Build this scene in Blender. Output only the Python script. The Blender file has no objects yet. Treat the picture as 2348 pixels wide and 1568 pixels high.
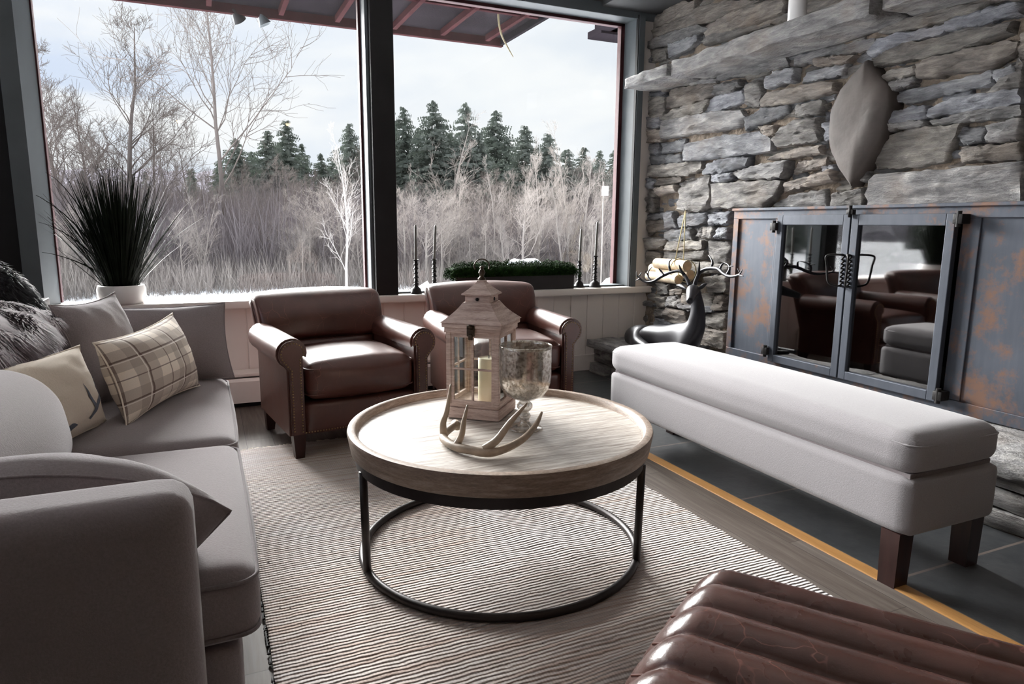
import bpy, bmesh, math, random
import numpy as np
from mathutils import Vector, Matrix, noise
random.seed(7)
scene = bpy.context.scene
COL = scene.collection
PI = math.pi
# ------------------------------------------------------------------ camera model
CW, CH, FPX = 2348, 1568, 1557.34
pit, yaw, rol = math.radians(9.8097), math.radians(24.2048), math.radians(0.4549)
fw = Vector((math.sin(yaw)*math.cos(pit), math.cos(yaw)*math.cos(pit), -math.sin(pit)))
r0 = Vector((math.cos(yaw), -math.sin(yaw), 0)); u0 = r0.cross(fw)
rt = r0*math.cos(rol)+u0*math.sin(rol); up = -r0*math.sin(rol)+u0*math.cos(rol)
CAM = Vector((0, 0, 1.1))
def ray(x, y): return fw + rt*((x-CW/2)/FPX) - up*((y-CH/2)/FPX)
def hit(x, y, ax, v):
    d = ray(x, y); return CAM + d*((v-CAM[ax])/d[ax])
def W(x, y, dep): return CAM + ray(x, y)*dep
def far(x, y, dist):
    d = ray(x, y); return CAM + d*(dist/math.hypot(d.x, d.y))
cd = bpy.data.cameras.new('camera'); cam = bpy.data.objects.new('camera', cd); COL.objects.link(cam)
cd.sensor_width = 36; cd.lens = FPX/CW*36; cd.clip_end = 2000; cd.clip_start = .05
m = Matrix((rt, up, -fw)).transposed().to_4x4(); m.translation = CAM; cam.matrix_world = m
scene.camera = cam
scene.view_settings.view_transform = 'Standard'; scene.view_settings.look = 'None'
scene.view_settings.gamma = 1; scene.view_settings.exposure = 0.0
# ------------------------------------------------------------------ materials
def newmat(name):
    m = bpy.data.materials.new(name); m.use_nodes = True
    nt = m.node_tree; b = nt.nodes['Principled BSDF']; return m, nt, b
def N(nt, t, **k):
    n = nt.nodes.new(t)
    for a, v in k.items():
        if hasattr(n, a): setattr(n, a, v)
        else: n.inputs[a].default_value = v
    return n
def L(nt, a, b): nt.links.new(a, b)
def c4(c): return (c[0], c[1], c[2], 1)
def coord(nt, scale=(1, 1, 1), rot=(0, 0, 0), src='Object'):
    t = N(nt, 'ShaderNodeTexCoord'); mp = N(nt, 'ShaderNodeMapping')
    mp.inputs['Scale'].default_value = scale; mp.inputs['Rotation'].default_value = rot
    L(nt, t.outputs[src], mp.inputs['Vector']); return mp.outputs[0]
def ramp(nt, fac, stops):
    r = N(nt, 'ShaderNodeValToRGB'); e = r.color_ramp.elements
    while len(e) < len(stops): e.new(.5)
    for i, (p, c) in enumerate(stops): e[i].position = p; e[i].color = c4(c)
    L(nt, fac, r.inputs[0]); return r.outputs[0]
def nz(nt, vec, scale, detail=4, rough=.55, dist=0):
    n = N(nt, 'ShaderNodeTexNoise'); n.inputs['Scale'].default_value = scale; n.inputs['Detail'].default_value = detail
    n.inputs['Roughness'].default_value = rough; n.inputs['Distortion'].default_value = dist
    L(nt, vec, n.inputs['Vector']); return n.outputs['Fac']
def mixc(nt, fac, a, b, mode='MIX'):
    m = N(nt, 'ShaderNodeMix'); m.data_type = 'RGBA'; m.blend_type = mode
    if isinstance(fac, (int, float)): m.inputs[0].default_value = fac
    else: L(nt, fac, m.inputs[0])
    for i, v in ((6, a), (7, b)):
        if isinstance(v, tuple): m.inputs[i].default_value = c4(v)
        else: L(nt, v, m.inputs[i])
    return m.outputs[2]
def bump(nt, b, h, strength=.3, dist=.01):
    n = N(nt, 'ShaderNodeBump'); n.inputs['Strength'].default_value = strength; n.inputs['Distance'].default_value = dist
    L(nt, h, n.inputs['Height']); L(nt, n.outputs[0], b.inputs['Normal'])
def simple(name, col, rough=.5, metal=0, nscale=0, namp=.25, bs=0, bd=.005, bscale=None, stretch=(1, 1, 1), spec=None):
    m, nt, b = newmat(name)
    b.inputs['Roughness'].default_value = rough; b.inputs['Metallic'].default_value = metal
    if spec is not None: b.inputs['Specular IOR Level'].default_value = spec
    v = coord(nt, stretch)
    f = nz(nt, v, nscale or 8)
    lo = tuple(c*(1-namp) for c in col); hi = tuple(min(1, c*(1+namp)) for c in col)
    L(nt, ramp(nt, f, [(.3, lo), (.7, hi)]), b.inputs['Base Color'])
    if bs: bump(nt, b, nz(nt, v, bscale or nscale*4, 3), bs, bd)
    return m
def fabric(name, col, scale=700, fuzz=.3, amp=.22):
    m, nt, b = newmat(name); v = coord(nt)
    b.inputs['Roughness'].default_value = .95; b.inputs['Specular IOR Level'].default_value = .15
    b.inputs['Sheen Weight'].default_value = fuzz; b.inputs['Sheen Roughness'].default_value = .45
    f = nz(nt, v, scale*.35, 2, .7); g = nz(nt, v, 6, 2)
    c = ramp(nt, f, [(.25, tuple(x*(1-amp) for x in col)), (.75, tuple(x*(1+amp) for x in col))])
    c = mixc(nt, g, c, tuple(x*.93 for x in col))
    L(nt, c, b.inputs['Base Color'])
    wx = N(nt, 'ShaderNodeTexWave'); wx.inputs['Scale'].default_value = scale*.22; wx.bands_direction = 'DIAGONAL'; wx.inputs['Distortion'].default_value = 2
    L(nt, v, wx.inputs['Vector'])
    bump(nt, b, f, .35, .003)
    return m
def leather(name, col, rough=.3):
    m, nt, b = newmat(name); v = coord(nt)
    b.inputs['Coat Weight'].default_value = .2; b.inputs['Coat Roughness'].default_value = .18
    f = nz(nt, v, 5, 5, .6); g = nz(nt, v, 30, 4, .6)
    L(nt, mixc(nt, g, ramp(nt, f, [(.3, tuple(x*.6 for x in col)), (.7, tuple(x*1.5 for x in col))]), tuple(x*.85 for x in col)), b.inputs['Base Color'])
    rr = N(nt, 'ShaderNodeMapRange'); L(nt, f, rr.inputs[0]); rr.inputs[3].default_value = rough-.05; rr.inputs[4].default_value = rough+.16
    L(nt, rr.outputs[0], b.inputs['Roughness'])
    n1 = N(nt, 'ShaderNodeTexNoise'); n1.inputs['Scale'].default_value = 9; n1.inputs['Detail'].default_value = 3; L(nt, v, n1.inputs['Vector'])
    vm = N(nt, 'ShaderNodeVectorMath', operation='MULTIPLY_ADD'); L(nt, n1.outputs['Color'], vm.inputs[0]); vm.inputs[1].default_value = (.09, .09, .09); L(nt, v, vm.inputs[2])
    vo = N(nt, 'ShaderNodeTexVoronoi'); vo.feature = 'DISTANCE_TO_EDGE'; vo.inputs['Scale'].default_value = 11; L(nt, vm.outputs[0], vo.inputs['Vector'])
    cr = ramp(nt, vo.outputs['Distance'], [(0, (.45, .45, .45)), (.012, (0, 0, 0))])
    msk = N(nt, 'ShaderNodeMath', operation='MULTIPLY'); L(nt, cr, msk.inputs[0]); L(nt, ramp(nt, nz(nt, v, 4, 2), [(.5, (0, 0, 0)), (.6, (1, 1, 1))]), msk.inputs[1])
    base_l = b.inputs['Base Color'].links[0].from_socket
    L(nt, mixc(nt, msk.outputs[0], base_l, tuple(min(1, x*4.5) for x in col)), b.inputs['Base Color'])
    ad = N(nt, 'ShaderNodeMath', operation='ADD'); L(nt, nz(nt, v, 160, 3), ad.inputs[0]); L(nt, nz(nt, v, 14, 3), ad.inputs[1])
    bump(nt, b, ad.outputs[0], .14, .003)
    return m
def wood(name, stops, scale=(1, 12, 12), rot=(0, 0, 0), rough=.55, nscale=3, bs=.25, fine=8):
    m, nt, b = newmat(name); v = coord(nt, scale, rot)
    f = nz(nt, v, nscale, 6, .65, .3); g = nz(nt, v, nscale*fine, 4, .6)
    c = mixc(nt, .35, ramp(nt, f, stops), ramp(nt, g, stops)); L(nt, c, b.inputs['Base Color'])
    b.inputs['Roughness'].default_value = rough; bump(nt, b, g, bs, .004)
    return m
M = {}
M['sofa'] = fabric('sofa_fabric', (.25, .215, .222), 650, .35)
M['bench'] = fabric('bench_fabric', (.305, .288, .298), 800, .25, .16)
M['leather'] = leather('brown_leather', (.088, .031, .022), .3)
M['leather_rib'] = leather('ribbed_leather', (.08, .034, .026), .22)
M['white_paint'] = simple('white_paint', (.80, .745, .71), .45, nscale=3, namp=.03)
M['grey_paint'] = simple('grey_paint', (.105, .12, .13), .5, spec=.3, nscale=5, namp=.08)
M['dark_paint'] = simple('dark_paint', (.016, .015, .016), .6, spec=.2, nscale=4, namp=.15)
M['red_trim'] = simple('red_trim', (.05, .015, .017), .6, spec=.2, nscale=6, namp=.2)
M['eave_red'] = simple('eave_red', (.03, .013, .014), .9, spec=0, nscale=8, namp=.25)
M['eave_dark'] = simple('eave_dark', (.012, .010, .012), .9, spec=0, nscale=2, namp=.35)
M['dark_wood'] = simple('dark_wood', (.035, .014, .012), .35, nscale=6, namp=.3, stretch=(8, 8, 1))
M['black_iron'] = simple('black_iron', (.014, .012, .012), .55, 0, spec=.25, nscale=30, bs=.15)
M['frame_iron'] = simple('table_iron', (.028, .022, .021), .42, .5, nscale=20, bs=.1)
M['pewter'] = simple('deer_metal', (.03, .029, .034), .4, .4, nscale=8, namp=.25, bs=.05, bscale=20)
M['black_plastic'] = simple('planter_black', (.02, .018, .02), .6, nscale=5)
M['ceramic'] = simple('white_ceramic', (.8, .78, .77), .3, nscale=3, namp=.02)
M['wax_grey'] = simple('taper_wax', (.16, .155, .14), .5, nscale=4, namp=.1)
M['wax_cream'] = simple('cream_wax', (.85, .78, .55), .5, nscale=4, namp=.05)
M['rope'] = simple('rope_fibre', (.62, .52, .3), .9, nscale=200, bs=.4)
M['bark_log'] = simple('log_bark', (.5, .40, .28), .8, nscale=12, namp=.35, bs=.4)
M['log_end'] = simple('log_cut_face', (.6, .4, .22), .8, nscale=20, namp=.2)
M['brass'] = simple('aged_brass', (.33, .22, .1), .38, .9, nscale=40)
M['bronze'] = simple('dark_bronze', (.07, .05, .035), .4, .8, nscale=60, bs=.4)
M['snow'] = simple('snow', (.88, .9, .95), .8, nscale=.6, namp=.04, bs=.2, bd=.05, bscale=6)
M['ceil'] = simple('ceiling_paint', (.05, .05, .052), .7, nscale=2, namp=.1)
M['ceil_light'] = simple('pale_ceiling', (.55, .53, .5), .8, nscale=2, namp=.05)
M['back_wall'] = simple('back_wall_paint', (.16, .14, .13), .8, nscale=2, namp=.05)
M['oak'] = wood('oak_strip', [(.3, (.36, .17, .05)), (.7, (.55, .29, .10))], (14, 1, 14), nscale=3, rough=.4)
M['cable'] = simple('cable_rubber', (.2, .17, .1), .6, nscale=5)
M['antler'] = simple('antler_bone', (.36, .28, .21), .55, nscale=14, namp=.38, bs=.4, bd=.004, bscale=50)
# lantern washed wood
M['lantern_wood'] = wood('lantern_wood', [(.35, (.34, .22, .18)), (.5, (.60, .45, .39)), (.68, (.80, .68, .62))], (2, 2, 22), nscale=5, rough=.7)
def thin_glass(name, tint=(1, 1, 1), rough=.02, refl=1.0, ior=1.45):
    m, nt, b = newmat(name); nt.nodes.remove(b)
    out = nt.nodes['Material Output']
    tr = N(nt, 'ShaderNodeBsdfTransparent'); tr.inputs[0].default_value = c4(tint)
    gl = N(nt, 'ShaderNodeBsdfGlossy'); gl.inputs['Roughness'].default_value = rough
    fr = N(nt, 'ShaderNodeFresnel'); fr.inputs[0].default_value = ior
    ml = N(nt, 'ShaderNodeMath', operation='MULTIPLY'); ml.inputs[1].default_value = refl; ml.use_clamp = True
    L(nt, fr.outputs[0], ml.inputs[0])
    mx = N(nt, 'ShaderNodeMixShader'); L(nt, ml.outputs[0], mx.inputs[0]); L(nt, tr.outputs[0], mx.inputs[1]); L(nt, gl.outputs[0], mx.inputs[2])
    L(nt, mx.outputs[0], out.inputs[0]); return m
M['glass'] = thin_glass('window_glass', (.97, .98, .98), .01, .8)
M['lantern_glass'] = thin_glass('lantern_glass', (.985, .995, .99), .02, 1.4)
M['fire_glass'] = thin_glass('fireplace_glass', (.35, .33, .32), .03, 8.0)
def mercury():
    m, nt, b = newmat('mercury_glass'); v = coord(nt)
    f = nz(nt, v, 90, 5, .7); s = nz(nt, coord(nt, (60, 60, 4)), 1.2, 3)
    b.inputs['Metallic'].default_value = .85; b.inputs['Roughness'].default_value = .16
    L(nt, ramp(nt, f, [(.35, (.35, .28, .2)), (.5, (.72, .66, .58)), (.62, (.85, .83, .8))]), b.inputs['Base Color'])
    al = ramp(nt, f, [(.42, (.35, .35, .35)), (.55, (.78, .78, .78))])
    L(nt, al, b.inputs['Alpha']); bump(nt, b, s, .25, .004); return m
M['mercury'] = mercury()
def slate():
    m, nt, b = newmat('slate_tile'); v = coord(nt)
    f = nz(nt, v, 2.2, 6, .6); g = nz(nt, v, 18, 5, .6); h = nz(nt, v, 40, 3)
    c = mixc(nt, .4, ramp(nt, f, [(.3, (.030, .034, .038)), (.7, (.085, .088, .092))]), ramp(nt, g, [(.35, (.03, .033, .036)), (.7, (.08, .082, .084))]))
    c = mixc(nt, ramp(nt, h, [(.72, (0, 0, 0)), (.78, (.25, .25, .25))]), c, (.4, .38, .36))
    br = N(nt, 'ShaderNodeTexBrick'); br.inputs['Scale'].default_value = 1; br.inputs['Brick Width'].default_value = .69; br.inputs['Row Height'].default_value = .69
    br.inputs['Mortar Size'].default_value = .006; br.inputs['Mortar Smooth'].default_value = .3; br.offset = .0
    mp = coord(nt, (1, 1, 1)); mpn = nt.nodes[-1]
    mpn.inputs['Location'].default_value = (.137, .06, 0); L(nt, mp, br.inputs['Vector'])
    c = mixc(nt, br.outputs['Fac'], c, (.16, .13, .115)); L(nt, c, b.inputs['Base Color'])
    b.inputs['Roughness'].default_value = .42; bump(nt, b, g, .35, .006); return m
M['slate'] = slate()
def planks():
    m, nt, b = newmat('floor_planks')
    br = N(nt, 'ShaderNodeTexBrick'); br.inputs['Scale'].default_value = 1; br.inputs['Brick Width'].default_value = 1.2; br.inputs['Row Height'].default_value = .13
    br.inputs['Mortar Size'].default_value = .0015; br.offset = .37; br.inputs['Color1'].default_value = (0, 0, 0, 1); br.inputs['Color2'].default_value = (1, 1, 1, 1)
    br.inputs['Mortar'].default_value = (.5, .5, .5, 1)
    L(nt, coord(nt, (1, 1, 1), (0, 0, PI/2)), br.inputs['Vector'])
    v = coord(nt, (16, 1.1, 1)); f = nz(nt, v, 2.5, 6, .65, .4); g = nz(nt, coord(nt), 1.3, 3)
    c = ramp(nt, f, [(.3, (.055, .042, .035)), (.5, (.10, .08, .067)), (.72, (.17, .145, .128))])
    c = mixc(nt, .35, c, ramp(nt, br.outputs['Color'], [(0, (.07, .05, .038)), (1, (.19, .165, .15))]))
    c = mixc(nt, br.outputs['Fac'], c, (.05, .04, .035))
    L(nt, c, b.inputs['Base Color']); b.inputs['Roughness'].default_value = .6; b.inputs['Specular IOR Level'].default_value = .3; bump(nt, b, f, .2, .002); return m
M['planks'] = planks()
def rugmat():
    m, nt, b = newmat('rag_rug'); b.inputs['Roughness'].default_value = .95; b.inputs['Specular IOR Level'].default_value = .1
    v = coord(nt, (1.0, 70, 1)); f = nz(nt, v, 1, 4, .6)
    v2 = coord(nt, (9, 75, 1)); f2 = nz(nt, v2, 1, 3, .7)
    g = nz(nt, coord(nt), 1.2, 2)
    c = ramp(nt, f, [(.30, (.29, .22, .185)), (.42, (.50, .40, .35)), (.54, (.50, .455, .43)), (.68, (.66, .575, .52))])
    c = mixc(nt, ramp(nt, g, [(.4, (0, 0, 0)), (.62, (.55, .55, .55))]), c, (.47, .47, .49))
    c = mixc(nt, ramp(nt, f2, [(.70, (0, 0, 0)), (.76, (.75, .75, .75))]), c, (.12, .11, .11))
    L(nt, c, b.inputs['Base Color'])
    w = N(nt, 'ShaderNodeTexWave'); w.bands_direction = 'Y'; w.inputs['Scale'].default_value = 22; w.inputs['Distortion'].default_value = 2.2; w.inputs['Detail'].default_value = 2
    L(nt, coord(nt), w.inputs['Vector'])
    w2 = N(nt, 'ShaderNodeTexWave'); w2.bands_direction = 'X'; w2.inputs['Scale'].default_value = 38; w2.inputs['Distortion'].default_value = .6
    L(nt, coord(nt), w2.inputs['Vector'])
    a = N(nt, 'ShaderNodeMath', operation='MULTIPLY'); L(nt, w2.outputs['Fac'], a.inputs[0]); a.inputs[1].default_value = .18
    s = N(nt, 'ShaderNodeMath', operation='ADD'); L(nt, w.outputs['Fac'], s.inputs[0]); L(nt, a.outputs[0], s.inputs[1])
    s2 = N(nt, 'ShaderNodeMath', operation='ADD'); L(nt, s.outputs[0], s2.inputs[0]); L(nt, f2, s2.inputs[1])
    bump(nt, b, s2.outputs[0], .7, .008); return m
M['rug'] = rugmat()
def tabletop():
    m, nt, b = newmat('washed_tabletop')
    v = coord(nt, (1.6, 34, 1), (0, 0, math.radians(-TG))); f = nz(nt, v, 2.2, 7, .7, .25); g = nz(nt, v, 10, 4, .7)
    st = [(.36, (.14, .10, .08)), (.46, (.40, .34, .29)), (.56, (.66, .62, .57)), (.7, (.80, .77, .73))]
    c = mixc(nt, .4, ramp(nt, f, st), ramp(nt, g, st))
    L(nt, c, b.inputs['Base Color']); b.inputs['Roughness'].default_value = .42; bump(nt, b, g, .3, .003); return m
TG = 36
M['tabletop'] = tabletop()
M['table_rim'] = wood('table_rim_wood', [(.3, (.10, .065, .045)), (.5, (.24, .17, .125)), (.7, (.42, .34, .28))], (2, 2, 14), nscale=6, rough=.55)
def stone(name, attr=True, tone=1.0):
    m, nt, b = newmat(name); v = coord(nt, (1, .55, 2.6)); v2 = coord(nt, (1, 1, 1))
    f = nz(nt, v, 11, 8, .72, .4); g = nz(nt, v2, 3.2, 5, .6); h = nz(nt, v, 34, 5, .7)
    base = ramp(nt, f, [(.28, (.12*tone, .12*tone, .125*tone)), (.5, (.33*tone, .32*tone, .32*tone)), (.72, (.62*tone, .60*tone, .57*tone))])
    base = mixc(nt, ramp(nt, g, [(.52, (0, 0, 0)), (.75, (.45, .45, .45))]), base, (.30*tone, .22*tone, .16*tone))
    if attr:
        a = N(nt, 'ShaderNodeAttribute'); a.attribute_name = 'tint'
        base = mixc(nt, 1.0, base, a.outputs['Color'], 'MULTIPLY')
    L(nt, base, b.inputs['Base Color']); b.inputs['Roughness'].default_value = .85
    ad = N(nt, 'ShaderNodeMath', operation='ADD'); L(nt, f, ad.inputs[0]); L(nt, h, ad.inputs[1])
    bump(nt, b, ad.outputs[0], .9, .03); return m
M['stone'] = stone('ledge_stone', True, .92)
M['stone_plain'] = stone('hearth_stone', False, .95)
M['accent'] = simple('diamond_stone_face', (.085, .07, .063), .75, nscale=5, namp=.3, bs=.35, bd=.01, bscale=14)
M['mortar'] = simple('mortar', (.25, .20, .155), .95, nscale=14, namp=.4, bs=.8, bd=.02, bscale=40)
def steel(name='blued_steel', rust=.5):
    m, nt, b = newmat(name); v = coord(nt)
    f = nz(nt, v, 1.8, 4, .6, .5); g = nz(nt, v, 5, 7, .75); s = nz(nt, coord(nt, (1, 6, .7)), 6, 5)
    c = ramp(nt, f, [(.3, (.035, .042, .058)), (.6, (.075, .085, .11)), (.75, (.10, .108, .13))])
    c = mixc(nt, .12, c, ramp(nt, s, [(.3, (.03, .035, .05)), (.7, (.16, .17, .2))]))
    c = mixc(nt, ramp(nt, g, [(rust, (0, 0, 0)), (rust+.12, (.75, .75, .75))]), c, (.20, .095, .05))
    L(nt, c, b.inputs['Base Color']); b.inputs['Metallic'].default_value = .3; b.inputs['Roughness'].default_value = .5
    bump(nt, b, g, .12, .003); return m
M['steel'] = steel('blued_steel', .6)
M['steel_rust'] = steel('rusty_steel', .5)
def plaid():
    m, nt, b = newmat('plaid_wool'); b.inputs['Roughness'].default_value = .95
    t = N(nt, 'ShaderNodeUVMap'); t.uv_map = 'uv'; sp = N(nt, 'ShaderNodeSeparateXYZ'); L(nt, t.outputs[0], sp.inputs[0])
    def band(o, freq, a, wdt, off=0):
        ml = N(nt, 'ShaderNodeMath', operation='MULTIPLY_ADD'); L(nt, o, ml.inputs[0]); ml.inputs[1].default_value = freq; ml.inputs[2].default_value = off
        fr = N(nt, 'ShaderNodeMath', operation='FRACT'); L(nt, ml.outputs[0], fr.inputs[0])
        cp = N(nt, 'ShaderNodeMath', operation='COMPARE'); L(nt, fr.outputs[0], cp.inputs[0]); cp.inputs[1].default_value = a; cp.inputs[2].default_value = wdt
        return cp.outputs[0]
    X, Y = sp.outputs[0], sp.outputs[1]
    c = (.86, .77, .67)
    def mulf(fac, k):
        m_ = N(nt, 'ShaderNodeMath', operation='MULTIPLY'); L(nt, fac, m_.inputs[0]); m_.inputs[1].default_value = k; return m_.outputs[0]
    c = mixc(nt, mulf(band(X, 2.6, .5, .26), .55), c, (.36, .30, .26))
    c = mixc(nt, mulf(band(Y, 2.1, .5, .27), .55), c, (.36, .30, .26))
    c = mixc(nt, mulf(band(X, 2.6, .5, .02), .8), c, (.12, .07, .06))
    c = mixc(nt, mulf(band(Y, 2.1, .5, .022), .8), c, (.12, .07, .06))
    c = mixc(nt, mulf(band(X, 2.6, .02, .012), .7), c, (.12, .07, .06))
    c = mixc(nt, mulf(band(Y, 2.1, .03, .014), .7), c, (.12, .07, .06))
    c = mixc(nt, mulf(band(X, 2.6, .45, .012), .9), c, (.85, .8, .74))
    c = mixc(nt, mulf(band(Y, 2.1, .45, .012), .9), c, (.85, .8, .74))
    L(nt, c, b.inputs['Base Color']); bump(nt, b, nz(nt, coord(nt), 260, 2), .35, .003); return m
M['plaid'] = plaid()
M['linen'] = fabric('cream_linen', (.66, .57, .47), 500, .2, .08)
M['antler_print'] = simple('antler_print', (.10, .115, .15), .9, nscale=40, namp=.15)
M['piping'] = fabric('sofa_piping', (.20, .175, .18), 500, .2)
M['fur_grey'] = simple('grey_fur', (.17, .13, .14), .8, nscale=14, namp=.55)
M['fur_dark'] = simple('dark_fur', (.016, .015, .017), .6, nscale=10, namp=.4)
M['leaf_dark'] = simple('grass_leaf', (.006, .010, .005), .6, nscale=12, namp=.5, spec=.1)
M['boxwood'] = simple('boxwood_leaf', (.012, .032, .007), .8, nscale=25, namp=.6, spec=.05)
def barkmat(name, col, amp=.3):
    m, nt, b = newmat(name); oi = N(nt, 'ShaderNodeObjectInfo'); b.inputs['Roughness'].default_value = .9
    lo = tuple(c*(1-amp) for c in col); hi = tuple(c*(1+amp) for c in col)
    c = ramp(nt, oi.outputs['Random'], [(0, lo), (1, hi)])
    c = mixc(nt, nz(nt, coord(nt), 1.5, 3), c, tuple(x*.8 for x in col))
    L(nt, c, b.inputs['Base Color']); b.inputs['Specular IOR Level'].default_value = 0
    return m
M['bark'] = barkmat('grey_bark', (.16, .14, .132))
M['bark_pale'] = barkmat('pale_bark', (.33, .30, .28), .15)
M['bark_white'] = barkmat('birch_bark', (.55, .52, .5), .05)
M['conifer'] = barkmat('conifer_needles', (.19, .215, .19), .25)  # needle colour paled and greyed to stand in for haze
M['brush'] = barkmat('brush_twigs', (.19, .17, .178), .1)
M['hill'] = simple('far_hill_woods', (.13, .125, .145), .95, spec=0, nscale=.5, namp=.3, bs=.5, bd=1, bscale=.3)
M['floor_woods'] = simple('woodland_floor', (.12, .105, .11), .95, spec=0, nscale=.8, namp=.3)
mm, nt, b = newmat('warm_bulb'); b.inputs['Emission Color'].default_value = (1, .62, .3, 1); b.inputs['Emission Strength'].default_value = 55; b.inputs['Base Color'].default_value = (1, .8, .6, 1)
M['bulb'] = mm
# ------------------------------------------------------------------ mesh helpers
class MB:
    def __init__(s): s.v = []; s.f = []; s.t = None
    def add(s, v, f):
        o = len(s.v); s.v += [tuple(p) for p in v]; s.f += [tuple(i+o for i in q) for q in f]; return o
    def build(s, name, mat, parent=None, smooth=True, angle=None):
        me = bpy.data.meshes.new(name); me.from_pydata(s.v, [], s.f); me.update()
        bm = bmesh.new(); bm.from_mesh(me); bmesh.ops.recalc_face_normals(bm, faces=bm.faces); bm.to_mesh(me); bm.free()
        return link(name, me, mat, parent, smooth, angle)
def link(name, me, mat, parent=None, smooth=True, angle=None):
    me.polygons.foreach_set('use_smooth', [smooth]*len(me.polygons))
    if smooth and angle == 35: angle = 18
    if smooth and angle: me.set_sharp_from_angle(angle=math.radians(angle))
    o = bpy.data.objects.new(name, me); COL.objects.link(o)
    if mat is not None: me.materials.append(M[mat] if isinstance(mat, str) else mat)
    if parent is not None: o.parent = parent
    return o
def thing(name, label, cat, loc=(0, 0, 0), rz=0, group=None):
    o = bpy.data.objects.new(name, None); COL.objects.link(o); o.location = loc; o.rotation_euler = (0, 0, rz); o.empty_display_size = .1
    return tag(o, label, cat, group)
def tag(o, label, cat, group=None):
    o['label'] = label; o['category'] = cat
    if group: o['group'] = group
    return o
def struct(o): o['kind'] = 'structure'; return o
def copy_tree(o, parent=None, label=None):
    c = o.copy(); COL.objects.link(c); c.parent = parent
    if label: c['label'] = label
    for ch in [x for x in bpy.data.objects if x.parent == o]: copy_tree(ch, c)
    return c
def bevbox(mb, x0, x1, y0, y1, z0, z1, r=.004, seg=2, mat=None):
    bm = bmesh.new(); bmesh.ops.create_cube(bm, size=1)
    for v in bm.verts:
        v.co = Vector((x0+(v.co.x+.5)*(x1-x0), y0+(v.co.y+.5)*(y1-y0), z0+(v.co.z+.5)*(z1-z0)))
    if r > 0: bmesh.ops.bevel(bm, geom=bm.edges[:], offset=min(r, .49*min(abs(x1-x0), abs(y1-y0), abs(z1-z0))), segments=seg, affect='EDGES', profile=.5)
    if mat is not None: bm.transform(mat)
    bm.verts.index_update()
    mb.add([v.co.copy() for v in bm.verts], [[v.index for v in f.verts] for f in bm.faces]); bm.free()
def box(name, x0, x1, y0, y1, z0, z1, mat, parent=None, r=.004, seg=2, tm=None):
    mb = MB(); bevbox(mb, x0, x1, y0, y1, z0, z1, r, seg, tm); return mb.build(name, mat, parent, True, 35)
def soft(mb, x0, x1, y0, y1, z0, z1, r=.05, n=20, bx=0, by=0, bz=0, fn=None):
    """rounded, crowned upholstery block"""
    c = Vector(((x0+x1)/2, (y0+y1)/2, (z0+z1)/2)); h = Vector(((x1-x0)/2, (y1-y0)/2, (z1-z0)/2))
    r = min(r, min(h)*.98); idx = {}; vs = []; fs = []
    def key(a, bq, d): return (a, bq, d)
    def pt(i, j, k):
        kk = (i, j, k)
        if kk in idx: return idx[kk]
        def ax(t, hh):   # denser near the rounding
            s = 2*t/n-1; return s
        p = [ax(i, 0), ax(j, 1), ax(k, 2)]
        q = Vector([math.copysign(abs(p[a])**.8, p[a])*h[a] for a in range(3)])
        inner = Vector([max(-(h[a]-r), min(h[a]-r, q[a])) for a in range(3)])
        d = q-inner
        if d.length > 1e-9: q = inner + d.normalized()*min(r, r) if max(abs(d.x), abs(d.y), abs(d.z)) > 0 else q
        u, v, w = (q[a]/h[a] for a in range(3))
        g = lambda t: max(0, 1-t*t)
        q2 = Vector((q.x+bx*u*g(v)*g(w), q.y+by*v*g(u)*g(w), q.z+bz*w*g(u)**.7*g(v)**.7))
        q2 = q2+c
        if fn: q2 = fn(q2, u, v, w)
        idx[kk] = len(vs); vs.append(q2); return idx[kk]
    for a in range(3):
        for side in (0, n):
            for i in range(n):
                for j in range(n):
                    quad = []
                    for di, dj in ((0, 0), (1, 0), (1, 1), (0, 1)):
                        k = [0, 0, 0]; k[a] = side; k[(a+1) % 3] = i+di; k[(a+2) % 3] = j+dj; quad.append(pt(*k))
                    fs.append(quad)
    mb.add(vs, fs)
def tube(mb, pts, rad, sides=8, cap=True, sub=0):
    pts = [Vector(p) for p in pts]
    if not hasattr(rad, '__len__'): rad = [rad]*len(pts)
    if sub:
        P, R_ = [], []
        for i in range(len(pts)-1):
            p0 = pts[max(i-1, 0)]; p1 = pts[i]; p2 = pts[i+1]; p3 = pts[min(i+2, len(pts)-1)]
            for s in range(sub):
                t = s/sub
                P.append(.5*((2*p1)+(-p0+p2)*t+(2*p0-5*p1+4*p2-p3)*t*t+(-p0+3*p1-3*p2+p3)*t**3)); R_.append(rad[i]*(1-t)+rad[i+1]*t)
        P.append(pts[-1]); R_.append(rad[-1]); pts, rad = P, R_
    t0 = (pts[1]-pts[0]).normalized(); a = Vector((0, 0, 1)) if abs(t0.z) < .9 else Vector((1, 0, 0))
    nrm = t0.cross(a).normalized(); vs = []; fs = []
    for i, p in enumerate(pts):
        t = (pts[min(i+1, len(pts)-1)]-pts[max(i-1, 0)]).normalized()
        nrm = (nrm-t*nrm.dot(t))
        nrm = nrm.normalized() if nrm.length > 1e-6 else t.orthogonal().normalized()
        bn = t.cross(nrm)
        for k in range(sides):
            an = 2*PI*k/sides; vs.append(p+(nrm*math.cos(an)+bn*math.sin(an))*rad[i])
    for i in range(len(pts)-1):
        for k in range(sides):
            k2 = (k+1) % sides; fs.append((i*sides+k, i*sides+k2, (i+1)*sides+k2, (i+1)*sides+k))
    if cap: fs.append(tuple(range(sides))); fs.append(tuple((len(pts)-1)*sides+k for k in range(sides)))
    mb.add(vs, fs)
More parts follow.
